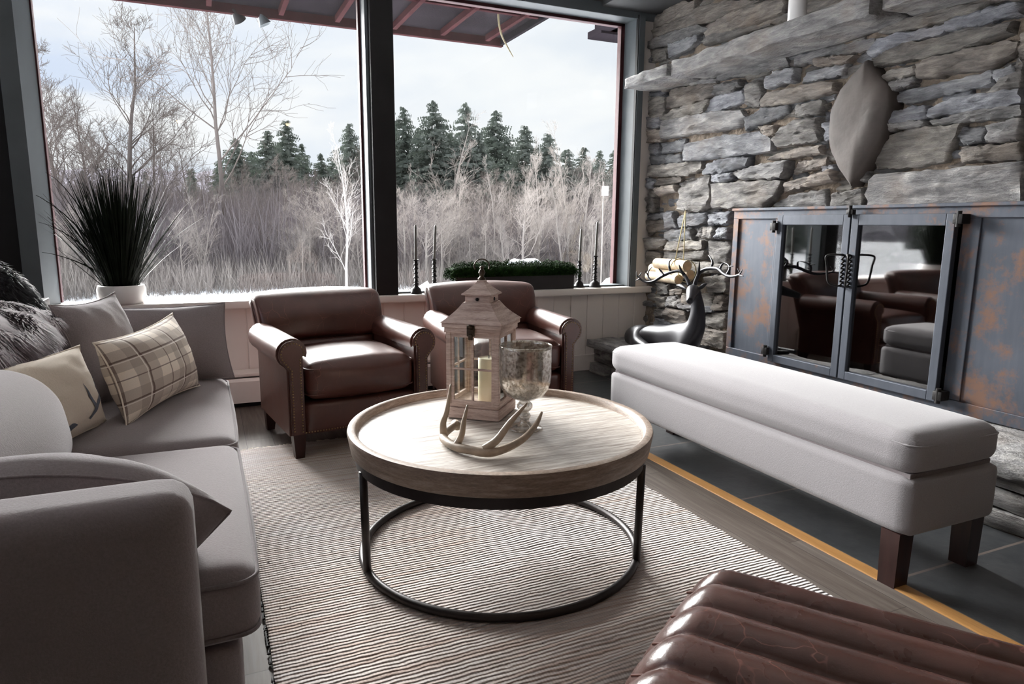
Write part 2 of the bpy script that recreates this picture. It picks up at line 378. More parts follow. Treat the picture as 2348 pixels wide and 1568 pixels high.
def lathe(mb, prof, cx=0, cy=0, n=32, close=True):
    vs = []; fs = []
    for r, z in prof:
        for k in range(n): a = 2*PI*k/n; vs.append((cx+r*math.cos(a), cy+r*math.sin(a), z))
    for i in range(len(prof)-1):
        for k in range(n):
            k2 = (k+1) % n; fs.append((i*n+k, i*n+k2, (i+1)*n+k2, (i+1)*n+k))
    if close: fs.append(tuple(range(n))); fs.append(tuple((len(prof)-1)*n+k for k in range(n)))
    mb.add(vs, fs)
def prism(mb, prof, y0, y1, bev=0, seg=2, mat=None):
    """closed profile in XZ swept along Y"""
    bm = bmesh.new(); a = [bm.verts.new((x, y0, z)) for x, z in prof]; b2 = [bm.verts.new((x, y1, z)) for x, z in prof]
    bm.faces.new(a); bm.faces.new(b2[::-1]); n = len(prof)
    for i in range(n): bm.faces.new((a[i], b2[i], b2[(i+1) % n], a[(i+1) % n]))
    bmesh.ops.recalc_face_normals(bm, faces=bm.faces)
    if bev:
        ed = [e for e in bm.edges if abs(e.verts[0].co.y-e.verts[1].co.y) < 1e-6]
        bmesh.ops.bevel(bm, geom=ed, offset=bev, segments=seg, affect='EDGES')
    if mat is not None: bm.transform(mat)
    bm.verts.index_update(); mb.add([v.co.copy() for v in bm.verts], [[v.index for v in f.verts] for f in bm.faces]); bm.free()
def fbm(p, s=1, o=4): return noise.fractal(Vector(p)*s, 1.0, 2.0, o)
# ------------------------------------------------------------------ room shell
YW = 4.44; YG = 4.57; XR = 3.17; ZC = 2.68; XL = -1.5; YB = -3.2
struct(box('floor', XL-.1, 1.875, YB-.1, YW+.2, -.08, 0, 'planks', r=0))
o = struct(box('floor_slate', 1.93, 3.4, YB-.1, YW+.2, -.08, 0, 'slate', r=0)); o.name = 'floor_tiles'
struct(box('trim_1', 1.875, 1.93, YB-.1, YW+.2, -.08, .004, 'oak', r=.003))
struct(box('ceiling', XL-.1, 3.4, YB-.1, YW+.16, ZC, ZC+.1, 'ceil_light', r=0))  # unseen expanse kept pale to bounce fill light into the room
beam = box('trim_3', 2.66, 3.2, YB, YW-.02, ZC-.06, ZC, 'ceil', r=.004); struct(beam)
beam = box('trim_4', XL, 2.66, YW-.2, YW-.02, ZC-.03, ZC, 'ceil', r=.004); struct(beam)
struct(box('wall_back', XL-.1, 3.4, YB-.1, YB, 0, ZC, 'back_wall', r=0))
# left wall with its own window opening
mb = MB(); 
for a in ((XL-.1, XL, YB, YW+.1, 0, .7), (XL-.1, XL, YB, YW+.1, 2.45, ZC), (XL-.1, XL, YB, .6, .7, 2.45), (XL-.1, XL, 3.7, YW+.1, .7, 2.45)): bevbox(mb, *a, r=0)
struct(mb.build('wall_left', 'back_wall', None, False))
w2 = thing('window_2', '', ''); del w2['label']; del w2['category']; w2['kind'] = 'structure'
mb = MB()
for a in ((XL-.08, XL, .6, .66, .7, 2.45), (XL-.08, XL, 3.64, 3.7, .7, 2.45), (XL-.08, XL, .66, 3.64, .7, .76), (XL-.08, XL, .66, 3.64, 2.39, 2.45), (XL-.08, XL, 2.1, 2.18, .76, 2.39)): bevbox(mb, *a)
mb.build('window_frame', 'grey_paint', w2, True, 35)
box('glass_pane', XL-.05, XL-.046, .66, 3.64, .76, 2.39, 'glass', w2, r=0)
# front wall: white boarding under the sill, dark post at left, white strip at right, header
struct_wall = MB()
x = XL
while x < 3.3:
    x1 = min(x+.142, 3.3); prism(struct_wall, [(x+.002, .0), (x1-.002, .0), (x1-.002, .60), (x+.002, .60)], YW, YW+.1, .003, 1); x = x1
bevbox(struct_wall, XL, 3.3, YW+.006, YW+.12, 0, .60, r=0)
wf = struct(struct_wall.build('wall_front', 'white_paint', None, True, 30))
box('corner_strip', 2.985, 3.3, YW, YW+.1, .6, 2.62, 'white_paint', wf, r=.003)
box('wall_post', XL, -.815, YW-.03, YG+.08, .6, ZC, 'dark_paint', wf, r=.004)
box('header', -.82, 3.3, YW-.02, YG+.08, 2.575, ZC+.05, 'grey_paint', wf, r=.004)
mb = MB(); bevbox(mb, XL, 3.205, 4.375, YG+.03, .585, .635, .012, 3); s = struct(mb.build('trim_2', 'white_paint', None, True, 35))
mb = MB(); bevbox(mb, 2.4, 3.3, YW-.018, YW, 0, .125, .004)
struct(mb.build('baseboard_front', 'white_paint', None, True, 35))
w1 = thing('window_1', '', ''); del w1['label']; del w1['category']; w1['kind'] = 'structure'
# window frame members
mb = MB(); bevbox(mb, 1.006, 1.152, YW-.04, YG+.02, .635, 2.6, .004)
mb.build('mullion', 'dark_paint', w1, True, 35)
mb = MB(); bevbox(mb, .985, 1.005, YG-.12, YG+.03, .635, 2.6, .003); bevbox(mb, 1.153, 1.16, YG-.12, YG+.03, .635, 2.6, .002)
mb.build('mullion_casing', 'grey_paint', w1, True, 35)
mb = MB()
prism(mb, [(-.9, 0), (-.815, 0), (-.77, 1.0), (-.9, 1.0)], .635, 2.6, mat=Matrix(((1, 0, 0, 0), (0, 0, .17, 4.40), (0, 1, 0, 0), (0, 0, 0, 1))))
prism(mb, [(3.02, 0), (2.972, 0), (2.955, 1.0), (3.02, 1.0)], .635, 2.6, mat=Matrix(((1, 0, 0, 0), (0, 0, .17, 4.40), (0, 1, 0, 0), (0, 0, 0, 1))))
mb.build('jamb', 'grey_paint', w1, False)
mb = MB()
for a in ((-.78, -.762, YG, YG+.05, .64, 2.6), (2.925, 2.96, YG, YG+.05, .64, 2.6), (-.78, 2.96, YG, YG+.05, 2.555, 2.6), (.97, .985, YG, YG+.05, .64, 2.6)): bevbox(mb, *a, r=.002)
mb.build('outer_trim', 'red_trim', w1, True, 35)
mb = MB(); bevbox(mb, 1.16, 2.96, YG-.10, YG+.02, .636, .648, .003); mb.build('sill_rail', 'grey_paint', w1, True, 35)
box('glass_pane', -.77, .985, YG+.01, YG+.014, .64, 2.57, 'glass', w1, r=0)
box('glass_pane', 1.155, 2.94, YG+.01, YG+.014, .64, 2.57, 'glass', w1, r=0)
box('jamb_bead', 2.966, 2.984, YW-.035, YW-.002, .636, 2.6, 'dark_paint', wf, r=.003)
# baseboard heater
t = thing('baseboard_heater', 'long white metal baseboard heater under the window behind the armchairs', 'heater', (0, 4.27, 0))
mb = MB(); prism(mb, [(0, .03), (.015, .03), (.015, .15), (.03, .172), (.015, .178), (0, .16)], -1.4, 1.35, .002, 1, Matrix(((0, 1, 0, 0), (1, 0, 0, 0), (0, 0, 1, 0), (0, 0, 0, 1))))
mb.build('front_cover', 'white_paint', t, True, 35)
mb = MB(); bevbox(mb, -1.4, 1.35, .02, .16, .185, .205, .004); bevbox(mb, -1.4, 1.35, .13, .16, .02, .19, 0); mb.build('top_cover', 'white_paint', t, True, 35)
box('heating_fins', -1.39, 1.34, .03, .13, .05, .12, 'dark_paint', t, r=0)
box('end_cap', 1.35, 1.37, 0, .16, .02, .205, 'white_paint', t)
box('base_shadow_strip', -1.4, 1.35, .03, .16, 0, .03, 'dark_paint', t, r=0)  # dark strip standing in for the shade under the heater
# ------------------------------------------------------------------ stone wall
def to_yz(poly, ox=1430, oy=0, sc=2.2396, X=3.12):
    r = []
    for px_, py_ in poly:
        p = hit(ox+px_/sc, oy+py_/sc, 0, X); r.append((p.y, p.z))
    return r
def poly_stone(V, F, T, poly, X=3.12, depth=.06, seed=0, inset=.008, tint=(1, 1, 1), npts=56, rough=.019):
    rnd = random.Random(seed)
    n = len(poly); per = [math.dist(poly[i], poly[(i+1) % n]) for i in range(n)]; tot = sum(per); pts = []
    for i in range(n):
        k = max(1, round(npts*per[i]/tot))
        for s in range(k):
            t = s/k; a, b_ = poly[i], poly[(i+1) % n]; pts.append([a[0]+(b_[0]-a[0])*t, a[1]+(b_[1]-a[1])*t])
    k = len(pts)
    for _ in range(1 if npts < 20 else 0): pts = [[(pts[i-1][0]+2*pts[i][0]+pts[(i+1) % k][0])/4, (pts[i-1][1]+2*pts[i][1]+pts[(i+1) % k][1])/4] for i in range(k)]
    area = sum(pts[i][0]*pts[(i+1) % k][1]-pts[(i+1) % k][0]*pts[i][1] for i in range(k))/2
    if area < 0: pts.reverse()
    cx = sum(p[0] for p in pts)/k; cy = sum(p[1] for p in pts)/k
    nor = []
    for i in range(k):
        dx = pts[(i+1) % k][0]-pts[i-1][0]; dy = pts[(i+1) % k][1]-pts[i-1][1]; l = math.hypot(dx, dy)+1e-9; nor.append((-dy/l, dx/l))
    for i in range(k):
        w = -.0065+rnd.uniform(-.004, .004)+.009*noise.noise(Vector((pts[i][0]*26, pts[i][1]*26, seed)))
        pts[i][0] += nor[i][0]*w; pts[i][1] += nor[i][1]*w
    rin = min(math.hypot(p[0]-cx, p[1]-cy) for p in pts)
    ins = min(inset, rin*.3); tilt = rnd.uniform(-.08, .08); tz = rnd.uniform(-.2, .2); prot = rnd.uniform(0, .04)
    o = len(V)
    rings = [(0, .09, 1), (0, depth*.35, 1), (ins*.35, depth*.1, 1), (ins*1.2, 0, 1)]+[(0, 0, q) for q in ((.88, .76, .64, .52, .4, .28, .14) if npts > 20 else (.75, .5, .2))]
    for ii, (inn, dx, sc) in enumerate(rings):
        for i in range(k):
            if sc == 1: y, z = pts[i][0]+nor[i][0]*inn, pts[i][1]+nor[i][1]*inn
            else:
                y0, z0 = pts[i][0]+nor[i][0]*ins*1.2, pts[i][1]+nor[i][1]*ins*1.2
                y, z = cx+(y0-cx)*sc, cy+(z0-cy)*sc
            xx = X+dx-prot
            if ii > 2: xx += tilt*(y-cx)*.5+tz*(z-cy)
            if ii > 1: xx += rough*fbm((0, y*6+seed, z*22), 1, 4)-.006*(1-sc)
            V.append((xx, y, z)); T.append(tint)
    V.append((X-prot-.008, cx, cy)); T.append(tint)
    for r_ in range(len(rings)-1):
        for i in range(k):
            j = (i+1) % k; F.append((o+r_*k+i, o+r_*k+j, o+(r_+1)*k+j, o+(r_+1)*k+i))
    c_ = o+len(rings)*k
    for i in range(k): F.append((o+(len(rings)-1)*k+i, o+(len(rings)-1)*k+(i+1) % k, c_))
TR = """150,92,205,60,250,12,375,5,360,42,250,102,155,148|155,158,250,112,365,52,440,18,560,5,700,5,600,45,430,112,260,158,160,205|450,125,600,55,720,12,833,5,835,68,700,115,430,190,418,162|150,215,260,165,400,130,445,150,300,205,150,250|240,225,385,182,385,208,330,252,240,298,230,262|147,258,225,247,225,300,150,318|450,175,560,135,720,90,760,130,640,160,420,235,400,215|655,130,830,80,900,70,880,95,700,135
840,75,930,10,1300,5,1180,30,960,72,850,92|930,8,1100,5,1300,-40,1400,-60,1300,10,1120,42,960,70
270,362,430,357,385,385,300,392,250,388|480,372,600,322,830,287,845,338,650,380,480,408|890,292,1050,242,1290,202,1280,248,1050,290,882,340|220,500,250,462,400,432,468,430,458,488,340,538,218,555|475,442,600,412,605,440,560,472,475,482|415,562,440,512,510,472,612,462,615,520,500,560,415,580|632,440,700,407,710,432,693,543,622,540|740,402,790,372,893,352,888,413,740,453|925,400,950,372,1100,340,1150,332,1130,380,1000,410,920,424
715,522,740,482,1050,420,1098,422,1095,468,900,520,720,543|187,610,260,562,440,512,408,572,330,595,190,613|192,622,450,577,600,572,630,602,598,655,380,680,200,713|625,602,700,562,830,542,855,580,700,638,628,668|890,542,1020,517,1020,588,890,600|822,660,900,622,1018,607,1008,718,802,753,782,720|320,788,332,742,500,702,700,682,760,712,763,773,500,808,320,828|190,742,308,717,298,770,200,788|700,652,780,647,775,698,740,700|742,820,800,792,900,762,1023,747,1023,788,850,810
415,880,440,842,520,817,653,807,640,850,520,883,420,893|572,890,700,852,858,827,848,880,828,913,620,920|870,878,900,832,1030,812,1038,848,880,893|140,852,398,832,408,868,340,898,140,903|465,902,568,892,568,918,500,940,460,930|165,972,268,952,278,983,180,1000|297,970,330,932,450,902,453,1058,400,1088,290,1078|467,950,600,937,823,932,798,990,730,1068,470,1068|835,940,1000,897,1078,872,1088,930,950,953,832,978|772,1050,830,1012,1038,972,1043,1058,1000,1068,780,1063|1080,1002,1248,972,1243,1058,1077,1063
1290,930,1322,897,1700,868,2052,838,2052,1040,1600,1052,1272,1058,1262,1000|1210,902,1258,872,1268,928,1216,933|1300,830,1342,702,1500,662,1748,632,1700,720,1650,828,1500,858,1302,863|1712,682,1750,662,1868,662,1858,728,1742,743|1887,650,2052,612,2052,720,1892,728|1757,762,2052,737,2052,815,1752,828,1742,790|1382,510,1450,472,1890,367,1898,428,1700,468,1450,528|1592,560,1700,512,2052,462,2052,528,1640,588,1582,600|1370,592,1460,562,1578,547,1573,588,1568,610,1372,638|1352,650,1500,627,1568,627,1558,648,1352,668|1592,622,1800,572,2052,542,2052,588,1750,625,1600,640|1522,332,1560,312,1978,217,2038,222,2028,268,1898,343,1532,403|1282,302,1450,232,1700,182,2008,112,1998,168,1700,268,1400,318,1302,338|1272,270,1320,202,1658,132,1648,168,1400,238,1282,288|1342,400,1380,372,1508,347,1518,375,1400,408,1352,428|1672,120,1722,92,1898,42,2052,12,2052,70,1898,108,1662,153|1332,170,1400,112,1648,52,1898,12,1800,60,1658,108,1402,168|1912,372,1988,342,2028,370,1978,428,1922,428|1410,100,1500,52,1700,12,1900,-30,2052,-60,2052,-10,1850,8,1640,48|1010,300,1150,292,1200,288,1150,325,1000,335|1370,440,1420,415,1500,400,1480,440,1400,462|2045,180,2060,170,2150,150,2150,230,2040,330,2035,260|1910,455,2052,300,2052,445,1930,500,1890,480
135,492,208,500,212,595,170,605,133,590|133,607,190,605,188,655,133,655|133,668,203,670,203,725,133,728|133,742,183,742,183,795,133,797|140,803,235,798,298,800,298,835,140,838|125,918,168,930,160,965,125,960|135,925,290,912,290,935,170,955,140,960|125,975,160,985,165,1010,125,1008|125,1018,163,1018,163,1085,125,1087|140,300,160,290,140,330|1050,640,1100,620,1120,700,1060,720|1020,860,1080,850,1090,868,1035,885|270,415,360,405,480,405,470,425,300,432|215,400,262,395,250,440,215,470|150,475,215,470,215,492,150,492""".replace('\n', '|').split('|')
TR2 = """345,50,500,40,510,75,400,92,345,82|345,112,480,107,505,190,410,200,345,255|515,30,608,22,628,160,522,183|640,92,720,42,918,32,928,90,860,138,650,163|945,62,1000,27,1138,32,1128,133,940,143|522,212,778,182,778,280,560,298,530,272|820,192,878,172,883,250,820,255|892,172,988,167,983,273,890,273|1037,182,1128,182,1123,278,1012,273|345,272,538,292,498,360,345,373|532,360,562,312,878,302,878,368,700,383,532,385|922,400,932,302,1108,312,1138,352,1098,498,960,508|492,480,502,402,898,392,888,458,700,488|345,402,478,412,468,500,342,538|342,592,478,562,478,660,345,698|917,642,1128,622,1098,778,932,778|762,502,928,512,1138,542,1128,590,900,600,762,590|442,702,558,712,558,788,452,798|577,762,688,762,678,798,582,808|437,832,538,827,528,918,437,928|552,832,638,822,648,918,542,918|682,802,968,802,973,908,860,918,692,888|987,900,1022,822,1088,822,1078,948,990,943|672,902,860,922,988,932,983,968,870,978,682,930|432,947,518,947,518,1023,432,1018|532,970,552,937,738,982,748,1098,542,1048|872,1010,1000,987,1098,977,1078,1108,1000,1128,872,1088|847,1270,852,1132,1093,1162,1058,1308,980,1298|432,1030,560,1050,690,1092,690,1130,432,1090|470,520,700,500,750,510,750,600,700,660,490,680|490,500,690,495,740,500,742,505,600,520,490,530|600,820,660,825,740,900,660,890""".replace('\n', '|').split('|')
def parse(s): a = list(map(float, s.split(','))); return [(a[i], a[i+1]) for i in range(0, len(a), 2)]
V, F, T = [], [], []
rt_ = random.Random(3)
def tint():
    b_ = rt_.uniform(.72, 1.3); w = rt_.choice([(1, 1, 1), (1.05, 1, .92), (.93, .98, 1.08), (.95, .99, 1.05), (1.08, .98, .88), (1, .97, .93)])
    return (b_*w[0], b_*w[1], b_*w[2])
for i, s_ in enumerate(TR): poly_stone(V, F, T, to_yz(parse(s_)), seed=i*3+1, tint=tint())
for i, s_ in enumerate(TR2): poly_stone(V, F, T, to_yz(parse(s_), 1400, 480, 4.126), seed=i*3+501, tint=tint())
def rows(y0, y1, z0, z1, X, sd, skip=None, dark=1.0, hh=(.05, .12)):
    rnd = random.Random(sd); z = z0; k = 0
    while z < z1:
        h = rnd.uniform(*hh); y = y0-rnd.uniform(0, .2); 
        while y < y1:
            w = rnd.uniform(.10, .42); a, b_ = y, min(y+w, y1+.05)
            if not (skip and skip(a, b_, z, z+h)):
                j = lambda q=.012: rnd.uniform(-q, q); g = .006
                tt = tint(); tt = tuple(q*dark for q in tt)
                poly_stone(V, F, T, [(a+g+j(), z+g+j(.006)), (b_-g+j(), z+g+j(.006)), (b_-g+j(), z+h-g+j(.006)), (a+g+j(), z+h-g+j(.006))], X, seed=sd*1000+k, tint=tt, npts=14); k += 1
            y += w
        z += h
rows(-1.2, 1.58, .28, 2.7, 3.12, 11)
fpskip = lambda a, b_, z0, z1: (b_ > 1.56 and a < 3.46 and z0 < 1.19)
rows(1.5, 4.44, .26, 2.7, 3.175, 12, fpskip, .75, (.03, .07))
me = bpy.data.meshes.new('wall_right'); me.from_pydata(V, [], F)
ca = me.color_attributes.new('tint', 'FLOAT_COLOR', 'POINT')
ca.data.foreach_set('color', np.array([(a, b_, c_, 1) for a, b_, c_ in T], dtype=np.float32).ravel())
bm = bmesh.new(); bm.from_mesh(me); bmesh.ops.recalc_face_normals(bm, faces=bm.faces); bm.to_mesh(me); bm.free()
wr = struct(link('wall_right', me, 'stone', None, True, 50))
# mortar backing (with the firebox opening left free)
def sheet(mb, y0, y1, z0, z1, X, st=.03):
    ny, nzz = max(2, int((y1-y0)/st)), max(2, int((z1-z0)/st)); vs = []; fs = []
    for j in range(nzz+1):
        for i in range(ny+1):
            y = y0+(y1-y0)*i/ny; z = z0+(z1-z0)*j/nzz; vs.append((X-.02*fbm((1, y*7, z*9)), y, z))
    for j in range(nzz):
        for i in range(ny): a = j*(ny+1)+i; fs.append((a, a+1, a+ny+2, a+ny+1))
    mb.add(vs, fs)
mb = MB(); sheet(mb, 3.43, 4.47, .0, 1.2, 3.155); sheet(mb, -1.3, 4.47, 1.18, 2.72, 3.155); sheet(mb, -1.3, 1.6, 0, 1.2, 3.155)
bevbox(mb, 3.3, 3.4, -1.3, 4.5, 1.3, 2.72, 0); bevbox(mb, 3.9, 4.0, YB, 4.5, 0, 2.72, 0); bevbox(mb, 3.2, 3.3, 3.5, 4.5, 0, 1.3, 0); bevbox(mb, 3.2, 3.3, YB, 1.5, 0, 2.72, 0)
mb.build('mortar', 'mortar', wr, True, 60)
# diamond accent stone
def diamond():
    out = [(1985, 138), (2008, 170), (2036, 200), (2041, 240), (2033, 275), (2020, 320), (1990, 370), (1950, 428), (1925, 390), (1905, 350), (1899, 300), (1905, 250), (1925, 205), (1960, 165)]
    P = [hit(a, b_, 0, 3.06) for a, b_ in out]; cen = hit(1975, 270, 0, 3.03)
    V2 = []; F2 = []; Q = []
    for i in range(len(P)):
        for s in range(4): Q.append(P[i].lerp(P[(i+1) % len(P)], s/4))
    k = len(Q)
    for dx, s in ((.14, 1.0), (.02, 1.01), (0, .985), (-.008, .94), (-.018, .8), (-.026, .6), (-.03, .4), (-.03, .2)):
        for q in Q:
            p = Vector((cen.x, 0, 0)); y = cen.y+(q.y-cen.y)*s; z = cen.z+(q.z-cen.z)*s
            ridge = .03*max(0, 1-abs((y-cen.y)*.8+(z-cen.z)*.35+.06)/.08)*(1 if z < cen.z+.02 else .2)
            V2.append((3.06+dx-ridge*(1-s)*.5+.008*s*fbm((3, y*9, z*9)), y, z))
    V2.append((3.031, cen.y, cen.z))
    for r_ in range(7):
        for i in range(k): F2.append((r_*k+i, r_*k+(i+1) % k, (r_+1)*k+(i+1) % k, (r_+1)*k+i))
    for i in range(k): F2.append((7*k+i, 7*k+(i+1) % k, 8*k))
    mb = MB(); mb.add(V2, F2); o = mb.build('accent_stone', 'accent', wr, True, 60); o['label'] = 'large smooth brown diamond-shaped stone'
diamond()
# mantel of rough slabs
def slab(mb, x0, x1, y0, y1, z0, z1, seed=0, amp=.014, n=(10, 24, 5)):
    vs = []; fs = []; idx = {}
    def pt(i, j, k):
        if (i, j, k) in idx: return idx[(i, j, k)]
        p = Vector((x0+(x1-x0)*i/n[0], y0+(y1-y0)*j/n[1], z0+(z1-z0)*k/n[2]))
        e = sum(1 for a, b_ in ((i, n[0]), (j, n[1]), (k, n[2])) if a in (0, b_)); c = Vector(((x0+x1)/2, (y0+y1)/2, (z0+z1)/2))
        q = Vector((noise.fractal(p*5+Vector((seed, 0, 0)), 1, 2, 4), noise.fractal(p*5+Vector((seed+9, 0, 0)), 1, 2, 4), noise.fractal(Vector((p.x*5, p.y*5, p.z*14+seed)), 1, 2, 4)))
        d = (c-p); d.y *= .1; d = d.normalized()*(.009 if e > 1 else 0)
        idx[(i, j, k)] = len(vs); vs.append(p+q*amp+d); return idx[(i, j, k)]
    for a in range(3):
        b_, c_ = (a+1) % 3, (a+2) % 3
        for side in (0, n[a]):
            for i in range(n[b_]):
                for j in range(n[c_]):
                    q = []
                    for di, dj in ((0, 0), (1, 0), (1, 1), (0, 1)):
                        k = [0]*3; k[a] = side; k[b_] = i+di; k[c_] = j+dj; q.append(pt(*k))
                    fs.append(q)
    mb.add(vs, fs)
t = thing('stone_mantel', 'rough grey stone slab mantel shelf jutting from the stone wall', 'mantel', (0, 0, 0))
for i, (y0, y1, z0, z1, x0) in enumerate(((3.86, 4.36, 2.065, 2.145, 2.82), (2.35, 3.84, 2.06, 2.155, 2.835), (.8, 2.33, 2.07, 2.17, 2.86))):
    mb = MB(); slab(mb, x0, 3.16, y0, y1, z0, z1, i*7, n=(10, int((y1-y0)*36), 5)); mb.build('slab', 'stone_plain', t, True, 55)
t = thing('pillar_candle', 'cream candle holder with speckled side standing on the stone mantel', 'candle', tuple(hit(1828, 30, 2, 2.17)))
p = Vector((2.99, hit(1828, 30, 0, 2.99).y, 2.155)); t.location = p
mb = MB(); lathe(mb, [(.044, 0), (.048, .01), (.048, .19), (.045, .2), (.02, .2)]); mb.build('holder', M['ceramic'], t, True, 40)
mb = MB(); tube(mb, [(0, 0, .2), (0, 0, .215)], .002, 6); mb.build('wick', 'black_iron', t)
# ------------------------------------------------------------------ hearth ledge
t = thing('stone_hearth', 'raised stone hearth ledge of rough slabs in front of the fireplace', 'hearth', (0, 0, 0))
yy = -.4; i = 0; rr = random.Random(5)
while yy < 4.3:
    w = min(rr.uniform(.55, .95), 4.38-yy); x0 = 2.585+rr.uniform(-.015, .03)
    mb = MB(); slab(mb, x0, 3.2, yy+.006, yy+w-.006, .20, .258, 60+i*3, .012, (16, int(w*30), 3)); mb.build('top_slab', 'stone_plain', t, True, 55); yy += w; i += 1
for lay, (z0, z1) in enumerate(((.0, .07), (.075, .135), (.138, .198))):
    mb = MB(); yy = -.4
    while yy < 4.35:
        w = min(rr.uniform(.18, .5), 4.40-yy); x0 = 2.62+rr.uniform(-.02, .04)
        slab(mb, x0, 3.1, yy+.006, yy+w-.006, z0, z1, 100+i*3, .012, (4, max(4, int(w*26)), 3)); yy += w; i += 1
    mb.build('base_course', 'stone_plain', t, True, 55)
# ------------------------------------------------------------------ fireplace unit
XF = 3.10
def fy(px_, py_=650, X=XF): return hit(px_, py_, 0, X).y
fp = thing('fireplace', 'blued steel fireplace with twin glass doors set in the stone wall', 'fireplace', (XF, 2.5, .26))
def fbox(name, x0, x1, y0, y1, z0, z1, mat, parent, r=.003):
    o = box(name, x0-XF, x1-XF, y0-2.5, y1-2.5, z0-.26, z1-.26, mat, parent, r); return o
yl, yr_, ym = 3.445, 1.60, 2.543
ydl, ydr = 3.045, 2.0
mb = MB()
def fb(mb, x0, x1, y0, y1, z0, z1, r=.003): bevbox(mb, x0-XF, x1-XF, y0-2.5, y1-2.5, z0-.26, z1-.26, r)
fb(mb, 3.095, 3.16, yr_, yl, 1.145, 1.20); fb(mb, 3.095, 3.16, yr_, yl, .262, .32)
fb(mb, 3.095, 3.16, yl-.045, yl, .32, 1.145); fb(mb, 3.095, 3.16, yr_, yr_+.03, .32, 1.145)
fb(mb, 3.08, 3.16, yr_-.01, yl+.005, 1.195, 1.212); fb(mb, 3.10, 3.14, ydl, ydl+.05, .32, 1.145); fb(mb, 3.10, 3.14, ydr-.09, ydr-.01, .32, 1.145)
mb.build('surround', 'steel_rust', fp, True, 35)
fbox('side_panel', 3.108, 3.13, ydl+.04, yl-.04, .315, 1.148, 'steel_rust', fp)
fbox('side_panel', 3.108, 3.13, yr_+.028, ydr-.08, .315, 1.148, 'steel_rust', fp)
def fdoor(y0, y1, hy):
    d = MB(); w = .042
    fb(d, 3.062, 3.092, y0, y0+w, .30, 1.165); fb(d, 3.062, 3.092, y1-w, y1, .30, 1.165)
    fb(d, 3.062, 3.092, y0+w, y1-w, .30, .345); fb(d, 3.062, 3.092, y0+w, y1-w, 1.11, 1.165)
    o = d.build('door', 'steel', fp, True, 35)
    g = MB(); fb(g, 3.080, 3.084, y0+w*.8, y1-w*.8, .335, 1.12, 0); g.build('glass_pane', 'fire_glass', o, False)
    s = 1 if hy > 2.54 else -1
    q = lambda x, y, z: (x-XF, y-2.5, z-.26)
    h = MB(); tube(h, [q(3.06, hy, .955), q(3.02, hy+s*.01, .958), q(2.985, hy+s*.045, .95), q(2.99, hy+s*.042, .90), q(2.998, hy+s*.032, .815), q(3.03, hy+s*.012, .795), q(3.06, hy, .795)], .0055, 8, sub=5)
    pts = []
    for k in range(40):
        tt = k/39; pts.append(q(3.055+.004*math.cos(k*1.2), hy+.006*math.sin(k*1.2), .79+.17*tt))
    tube(h, pts, .005, 6)
    h.build('handle', 'black_iron', o)
fdoor(ym+.004, ydl, ym+.022); fdoor(ydr, ym-.004, ym-.022)
for y, z in ((ydl+.012, 1.10), (ydl+.012, .36), (ydr-.022, 1.14), (ydr-.022, .335)):
    h = MB(); fb(h, 3.04, 3.10, y-.022, y+.022, z-.022, z+.022, .004)
    tube(h, [(3.05-XF, y-2.5, z-.26-.035), (3.05-XF, y-2.5, z-.26+.035)], .011, 10); h.build('hinge', 'black_iron', fp, True, 40)
h = MB(); fb(h, 3.045, 3.07, ym-.02, ym+.02, 1.165, 1.19, .003); tube(h, [(3.05-XF, ym-2.5, 1.15-.26), (3.05-XF, ym-2.5, 1.21-.26)], .009, 10); h.build('latch', 'black_iron', fp)
mb = MB()   # firebox shell behind the doors
for a in ((3.16, 3.85, ydr-.1, ydr-.06, .25, 1.2), (3.16, 3.85, ydl+.06, ydl+.1, .25, 1.2), (3.81, 3.85, ydr-.1, ydl+.1, .25, 1.2), (3.16, 3.85, ydr-.1, ydl+.1, .22, .26), (3.16, 3.85, ydr-.1, ydl+.1, 1.2, 1.24)): fb(mb, *a, r=0)
mb.build('firebox', 'dark_paint', fp, False)
for k in range(3):
    mb = MB(); y = 2.3+k*.2; tube(mb, [(3.35-XF+.05*k, y-2.5-.18, .10), (3.4-XF, y-2.5+.22, .12)], .05, 12); mb.build('charred_log', 'bark', fp)
# ------------------------------------------------------------------ hanging logs
hk = hit(1572, 482, 0, 3.06)
t = thing('hanging_log_bundle', 'bundle of pale cut logs hung by cream rope on the stone wall', 'decoration', tuple(hk))
def lp(px_, py_, X): return hit(px_, py_, 0, X)-hk
log_ends = [(1576, 610, 2.97), (1583, 630, 3.0), (1556, 641, 2.94), (1562, 622, 3.03)]
for k, (a, b_, X) in enumerate(log_ends):
    e = lp(a, b_, X); mb = MB(); fa = e+Vector((.01, .36, .0)); tube(mb, [e, e.lerp(fa, .5)+Vector((.004, 0, .003)), fa], [.034, .036, .034][0:3] if k else [.037]*3, 18); o = mb.build('log', 'bark_log', t, True, 40)
    mb = MB(); lathe(mb, [(.0305, -.001), (.0305, .003)], n=20); f_ = mb.build('cut_end', 'log_end', o, False); f_.rotation_euler = (PI/2, 0, 0); f_.location = e+Vector((0, -.001, 0))
mb = MB()
for a, X in (((1548, 598), 2.955), ((1567, 602), 2.965)):
    tube(mb, [Vector((0, 0, 0)), lp(*a, X)], .0035, 6)
    e = lp(*a, X)
    ring = [e+Vector((.035+.075*math.cos(q), 0, -.06+.075*math.sin(q))) for q in np.linspace(0, 2*PI, 17)]
    tube(mb, ring, .0035, 6)
mb.build('rope', 'rope', t)
mb = MB(); tube(mb, [(.1, 0, .0), (-.01, 0, 0), (-.015, 0, .012)], .003, 6); mb.build('hook', 'black_iron', t)
